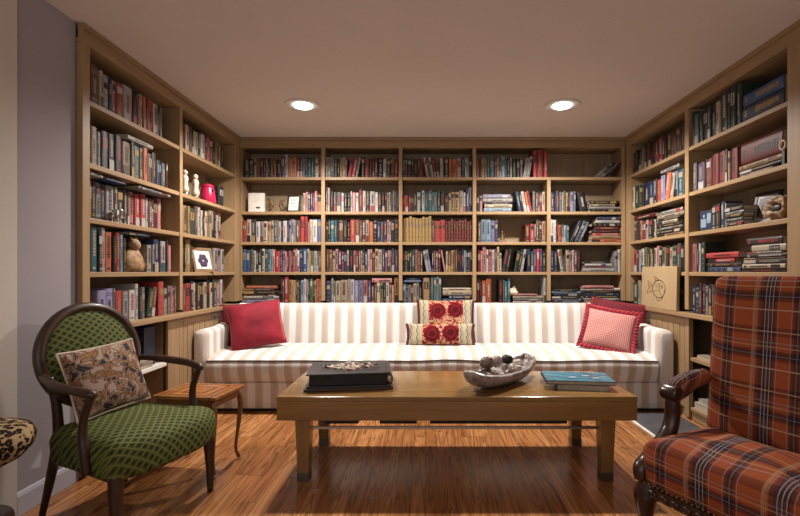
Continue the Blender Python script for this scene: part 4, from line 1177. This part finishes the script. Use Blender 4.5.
# ------------------------------------------------------------------ green armchair
gr = empty('armchair', (-1.795, 2.46, 0), R(-108), 'green lattice-weave armchair with an oval back and dark wooden frame', 'armchair')
def rounded(poly, rad, n=5):
    out = []; L = len(poly)
    for i in range(L):
        p = Vector(poly[i]); a = (Vector(poly[i-1])-p).normalized(); b = (Vector(poly[(i+1) % L])-p).normalized()
        s, e = p+a*rad, p+b*rad
        for k in range(n+1):
            t = k/n; out.append(tuple(s*(1-t)**2+p*2*t*(1-t)+e*t*t))
    return out
def densify(pl, step=.04):
    out = []
    for i in range(len(pl)):
        a = Vector(pl[i]); b = Vector(pl[(i+1) % len(pl)]); k = max(1, int((b-a).length/step))
        for j in range(k): out.append(tuple(a+(b-a)*j/k))
    return out
so = densify(rounded([(-.245,.0),(.245,.0),(.32,.52),(.15,.59),(-.15,.59),(-.32,.52)], .055))
MB().slab(so, [(.300,.03),(.306,.010),(.33,-.002),(.41,-.008),(.45,.004),(.47,.025),(.482,.05)], .035, 6).build('seat', M['lattice'], gr)
sr = densify(rounded([(-.235,.01),(.235,.01),(.295,.46),(.15,.52),(-.15,.52),(-.295,.46)], .05))
MB().slab(sr, [(.285,.03),(.287,.024),(.298,.024),(.299,.03)], 0, 2).build('seat_rail', M['dark'], gr)
tilt = RX(R(-0))
BT = TR(0, -.035, .80) @ RX(R(11))       # local back plane: x, z; y toward sitter
ov = [(.258*math.cos(a*PI/24), 0, .262*math.sin(a*PI/24)) for a in range(48)]
MB().tube(ov, .026, 10, closed=True, M=BT).build('back_frame', M['dark'], gr)
vs = []; fs = []; K = 40; RG = 8
for side in (1, -1):
    for i in range(RG):
        t = 1-i/RG
        for k in range(K):
            a = 2*PI*k/K; vs.append((.24*t*math.cos(a), side*(.012+.035*(1-t*t)*(1 if side > 0 else .5)), .244*t*math.sin(a)))
    vs.append((0, side*(.012+.035*(1 if side > 0 else .5)), 0))
for s_ in (0, 1):
    b0 = s_*(RG*K+1)
    for i in range(RG-1):
        for k in range(K):
            q = (b0+i*K+k, b0+i*K+(k+1) % K, b0+(i+1)*K+(k+1) % K, b0+(i+1)*K+k); fs.append(q if s_ else q[::-1])
    for k in range(K): q = (b0+(RG-1)*K+k, b0+(RG-1)*K+(k+1) % K, b0+RG*K); fs.append(q if s_ else q[::-1])
for k in range(K): fs.append((k, (k+1) % K, RG*K+1+(k+1) % K, RG*K+1+k))
MB().add(vs, fs, 0, True, M=BT).build('back_cushion', M['lattice'], gr)
for sx in (-1, 1):
    q, rad = taper([(sx*.225,-.02,.72),(sx*.205,-.0,.6),(sx*.20,.01,.47),(sx*.205,.01,.38),(sx*.215,-.02,.22),(sx*.225,-.075,.0)], [.022,.021,.024,.026,.021,.014])
    MB().tube(q, rad, 10).build('rear_leg', M['dark'], gr)
    q, rad = taper([(sx*.275,.50,.33),(sx*.277,.503,.26),(sx*.28,.505,.15),(sx*.28,.507,.0)], [.034,.031,.024,.016])
    MB().tube(q, rad, 12).build('front_leg', M['dark'], gr)
    q, rad = taper([(sx*.245,-.04,.735),(sx*.285,.05,.735),(sx*.325,.18,.72),(sx*.33,.30,.71),(sx*.315,.39,.695),(sx*.305,.415,.685)], [.016,.018,.022,.021,.023,.016])
    ar = MB().tube(q, rad, 10).build('arm', M['dark'], gr)
    q, rad = taper([(sx*.312,.395,.685),(sx*.312,.375,.64),(sx*.312,.35,.575),(sx*.314,.345,.50),(sx*.316,.36,.43),(sx*.312,.37,.33)], [.019,.018,.018,.02,.022,.024])
    MB().tube(q, rad, 10).build('arm_support', M['dark'], ar)
# print pillow on the chair
f = RZ(R(-108)); 
o = pillow('throw_pillow', 'beige pillow with bird and flower print propped in the green armchair', tuple(Matrix.Translation((-1.795,2.46,0)) @ f @ Vector((.0,.15,.512))), R(-108)+PI, R(20), R(-3), .41, .36, .13, M['floral'], M['ivory'], seed=21)

# ------------------------------------------------------------------ leopard stool
r = empty('stool', (-1.845, 1.79, .0), .3, 'round leopard-print stool on a dark wooden pedestal, cut off at left edge', 'stool')
MB().lathe([(.04,.455),(.14,.465),(.19,.49),(.222,.53),(.23,.565),(.215,.60),(.17,.618),(.08,.627),(.005,.629)], 40).build('seat', M['leopard'], r)
MB().lathe([(.06,.255),(.05,.27),(.025,.29),(.035,.33),(.045,.37),(.03,.41),(.05,.44),(.11,.454)], 20).build('pedestal', M['darkcarve'], r)
MB().lathe([(.02,.205),(.15,.212),(.16,.225),(.155,.245),(.06,.254)], 32).build('stretcher_plate', M['darkcarve'], r)
for k in range(3):
    a = k*2*PI/3-.5; c, s_ = math.cos(a), math.sin(a)
    q, rad = taper([(c*.11,s_*.11,.2),(c*.17,s_*.17,.17),(c*.19,s_*.19,.1),(c*.2,s_*.2,.02)], [.03,.032,.02,.02])
    MB().tube(q, rad, 10).build('leg', M['darkcarve'], r)

# ------------------------------------------------------------------ tartan armchair
pr = empty('armchair', (1.62, 2.066, 0), R(117), 'high-backed tartan wool armchair with carved dark scroll arms, right foreground', 'armchair')
so = densify(rounded([(-.33,.0),(.33,.0),(.345,.49),(-.345,.49)], .05))
MB().slab(so, [(.25,.01),(.26,.0),(.33,-.004),(.40,-.004),(.43,.005),(.45,.03),(.462,.07)], .035, 6).build('seat', M['plaid'], pr)
# back: slab stood upright
vs = []; fs = []; nx, nz_ = 16, 22
def bk(u, v, side):
    x = .335*u; zz = .40+.83*v
    k = (1-abs(u)**6)*(1-abs(2*v-1)**8)
    y = -.04-.075*v + (.03+.022*k if side else -.045-.012*k)
    # soften top corners
    if v > .95: x *= 1-.03*((v-.95)/.05)**2
    if v > .9 and abs(u) > .85: zz -= .015*((abs(u)-.85)/.15)**2
    return (x, y, zz)
for side in (1, 0):
    for i in range(nx+1):
        for j in range(nz_+1): vs.append(bk(-1+2*i/nx, j/nz_, side))
S_ = (nx+1)*(nz_+1); I = lambda s, i, j: s*S_+i*(nz_+1)+j
for i in range(nx):
    for j in range(nz_):
        fs.append((I(0,i,j), I(0,i,j+1), I(0,i+1,j+1), I(0,i+1,j))); fs.append((I(1,i,j), I(1,i+1,j), I(1,i+1,j+1), I(1,i,j+1)))
for i in range(nx):
    fs.append((I(0,i,nz_), I(1,i,nz_), I(1,i+1,nz_), I(0,i+1,nz_))); fs.append((I(0,i,0), I(0,i+1,0), I(1,i+1,0), I(1,i,0)))
for j in range(nz_):
    fs.append((I(0,0,j), I(1,0,j), I(1,0,j+1), I(0,0,j+1))); fs.append((I(0,nx,j), I(0,nx,j+1), I(1,nx,j+1), I(1,nx,j)))
MB().add(vs, fs, 0, True).build('backrest', M['plaid'], pr, bevel=.012, seg=3)
for sx in (-1, 1):
    q, rad = taper([(sx*.345,-.02,.70),(sx*.355,.05,.69),(sx*.36,.13,.675),(sx*.36,.195,.655),(sx*.36,.215,.645)], [.04,.045,.05,.046,.03])
    am = MB().tube(q, rad, 14).build('arm_pad', M['plaid'], pr)
    m = MB()
    m.lathe([(.02,-.046),(.036,-.042),(.04,-.03),(.04,.03),(.036,.042),(.02,.046)], 18, M=TR(sx*.36, .235, .638) @ RY(R(90)))
    q, rad = taper([(sx*.36,.08,.635),(sx*.36,.16,.62),(sx*.36,.215,.62),(sx*.36,.225,.58),(sx*.36,.225,.52),(sx*.36,.25,.45),(sx*.36,.32,.385),(sx*.357,.40,.34),(sx*.350,.475,.31),(sx*.342,.485,.26)], [.018,.026,.034,.036,.037,.039,.042,.042,.036,.03])
    m.tube(q, rad, 12).build('arm_support', M['darkcarve'], am)
    q, rad = taper([(sx*.31,.455,.25),(sx*.325,.475,.19),(sx*.325,.475,.10),(sx*.33,.48,.05),(sx*.34,.50,.012)], [.05,.055,.034,.03,.036])
    MB().tube(q, rad, 12).build('front_leg', M['darkcarve'], pr)
    q, rad = taper([(sx*.29,.02,.25),(sx*.29,-.0,.15),(sx*.3,-.07,.01)], [.03,.027,.022])
    MB().tube(q, rad, 10).build('rear_leg', M['darkcarve'], pr)
m = MB().box(-.30, .30, .475, .50, .20, .249)
for i in range(11): m.ball((-.27+i*.054, .503, .222), .02, 10, 6, 0, (1.1, .5, .9))
for sx in (-1, 1): m.box(sx*.33-.012, sx*.33+.012, .04, .44, .205, .249)
m.build('carved_rail', M['darkcarve'], pr, bevel=.003)
m = MB()
for i in range(30): m.ball((-.33+i*.0228, .505, .262), .006, 6, 4)
m.build('nailhead', M['gold'], pr)

# slate mat by the right bookcase
r = empty('floor_mat', (1.97, 3.55, 0), 0, 'dark slate floor mat with pale edge beside the sofa\'s right end', 'mat')
MB().box(-.22, .23, -.45, .43, .0005, .010).build('slab', M['slate'], r, .002)
MB().box(-.245, -.221, -.45, .43, .0005, .012).build('edge_strip', M['white'], r, .002)

# ------------------------------------------------------------------ lights, camera
def area(name, loc, rot, sx, sy, e, col):
    l = bpy.data.lights.new(name, 'AREA'); l.shape = 'RECTANGLE'; l.size = sx; l.size_y = sy; l.energy = e; l.color = col
    o = bpy.data.objects.new(name, l); COL.objects.link(o); o.location = loc; o.rotation_euler = rot; return o
area('room_fill', (-.3, -1.9, 1.9), (R(80), 0, 0), 3.5, 1.6, 22, (1,.9,.82))  # weak soft fill added behind the camera, no fixture modelled
area('ceiling_fill', (0, -.9, 1.5), (R(180), 0, 0), 2.5, 1.2, 52, (1,.9,.82))  # unseen fill aimed upward, added to brighten the ceiling like a bounced flash
w = bpy.data.worlds.new('room air'); scn.world = w; w.use_nodes = True
w.node_tree.nodes['Background'].inputs[0].default_value = (.93,.87,.9,1); w.node_tree.nodes['Background'].inputs[1].default_value = .38
scn.view_settings.view_transform = 'Standard'; scn.view_settings.exposure = 0

cam = bpy.data.cameras.new('camera'); co = bpy.data.objects.new('camera', cam); COL.objects.link(co)
co.location = (0, 0, H); co.rotation_euler = (R(90), 0, 0)
cam.sensor_width = 36; cam.lens = 450*36/800; cam.shift_x = -25/800; cam.shift_y = 14/800; cam.clip_start = .05
scn.camera = co
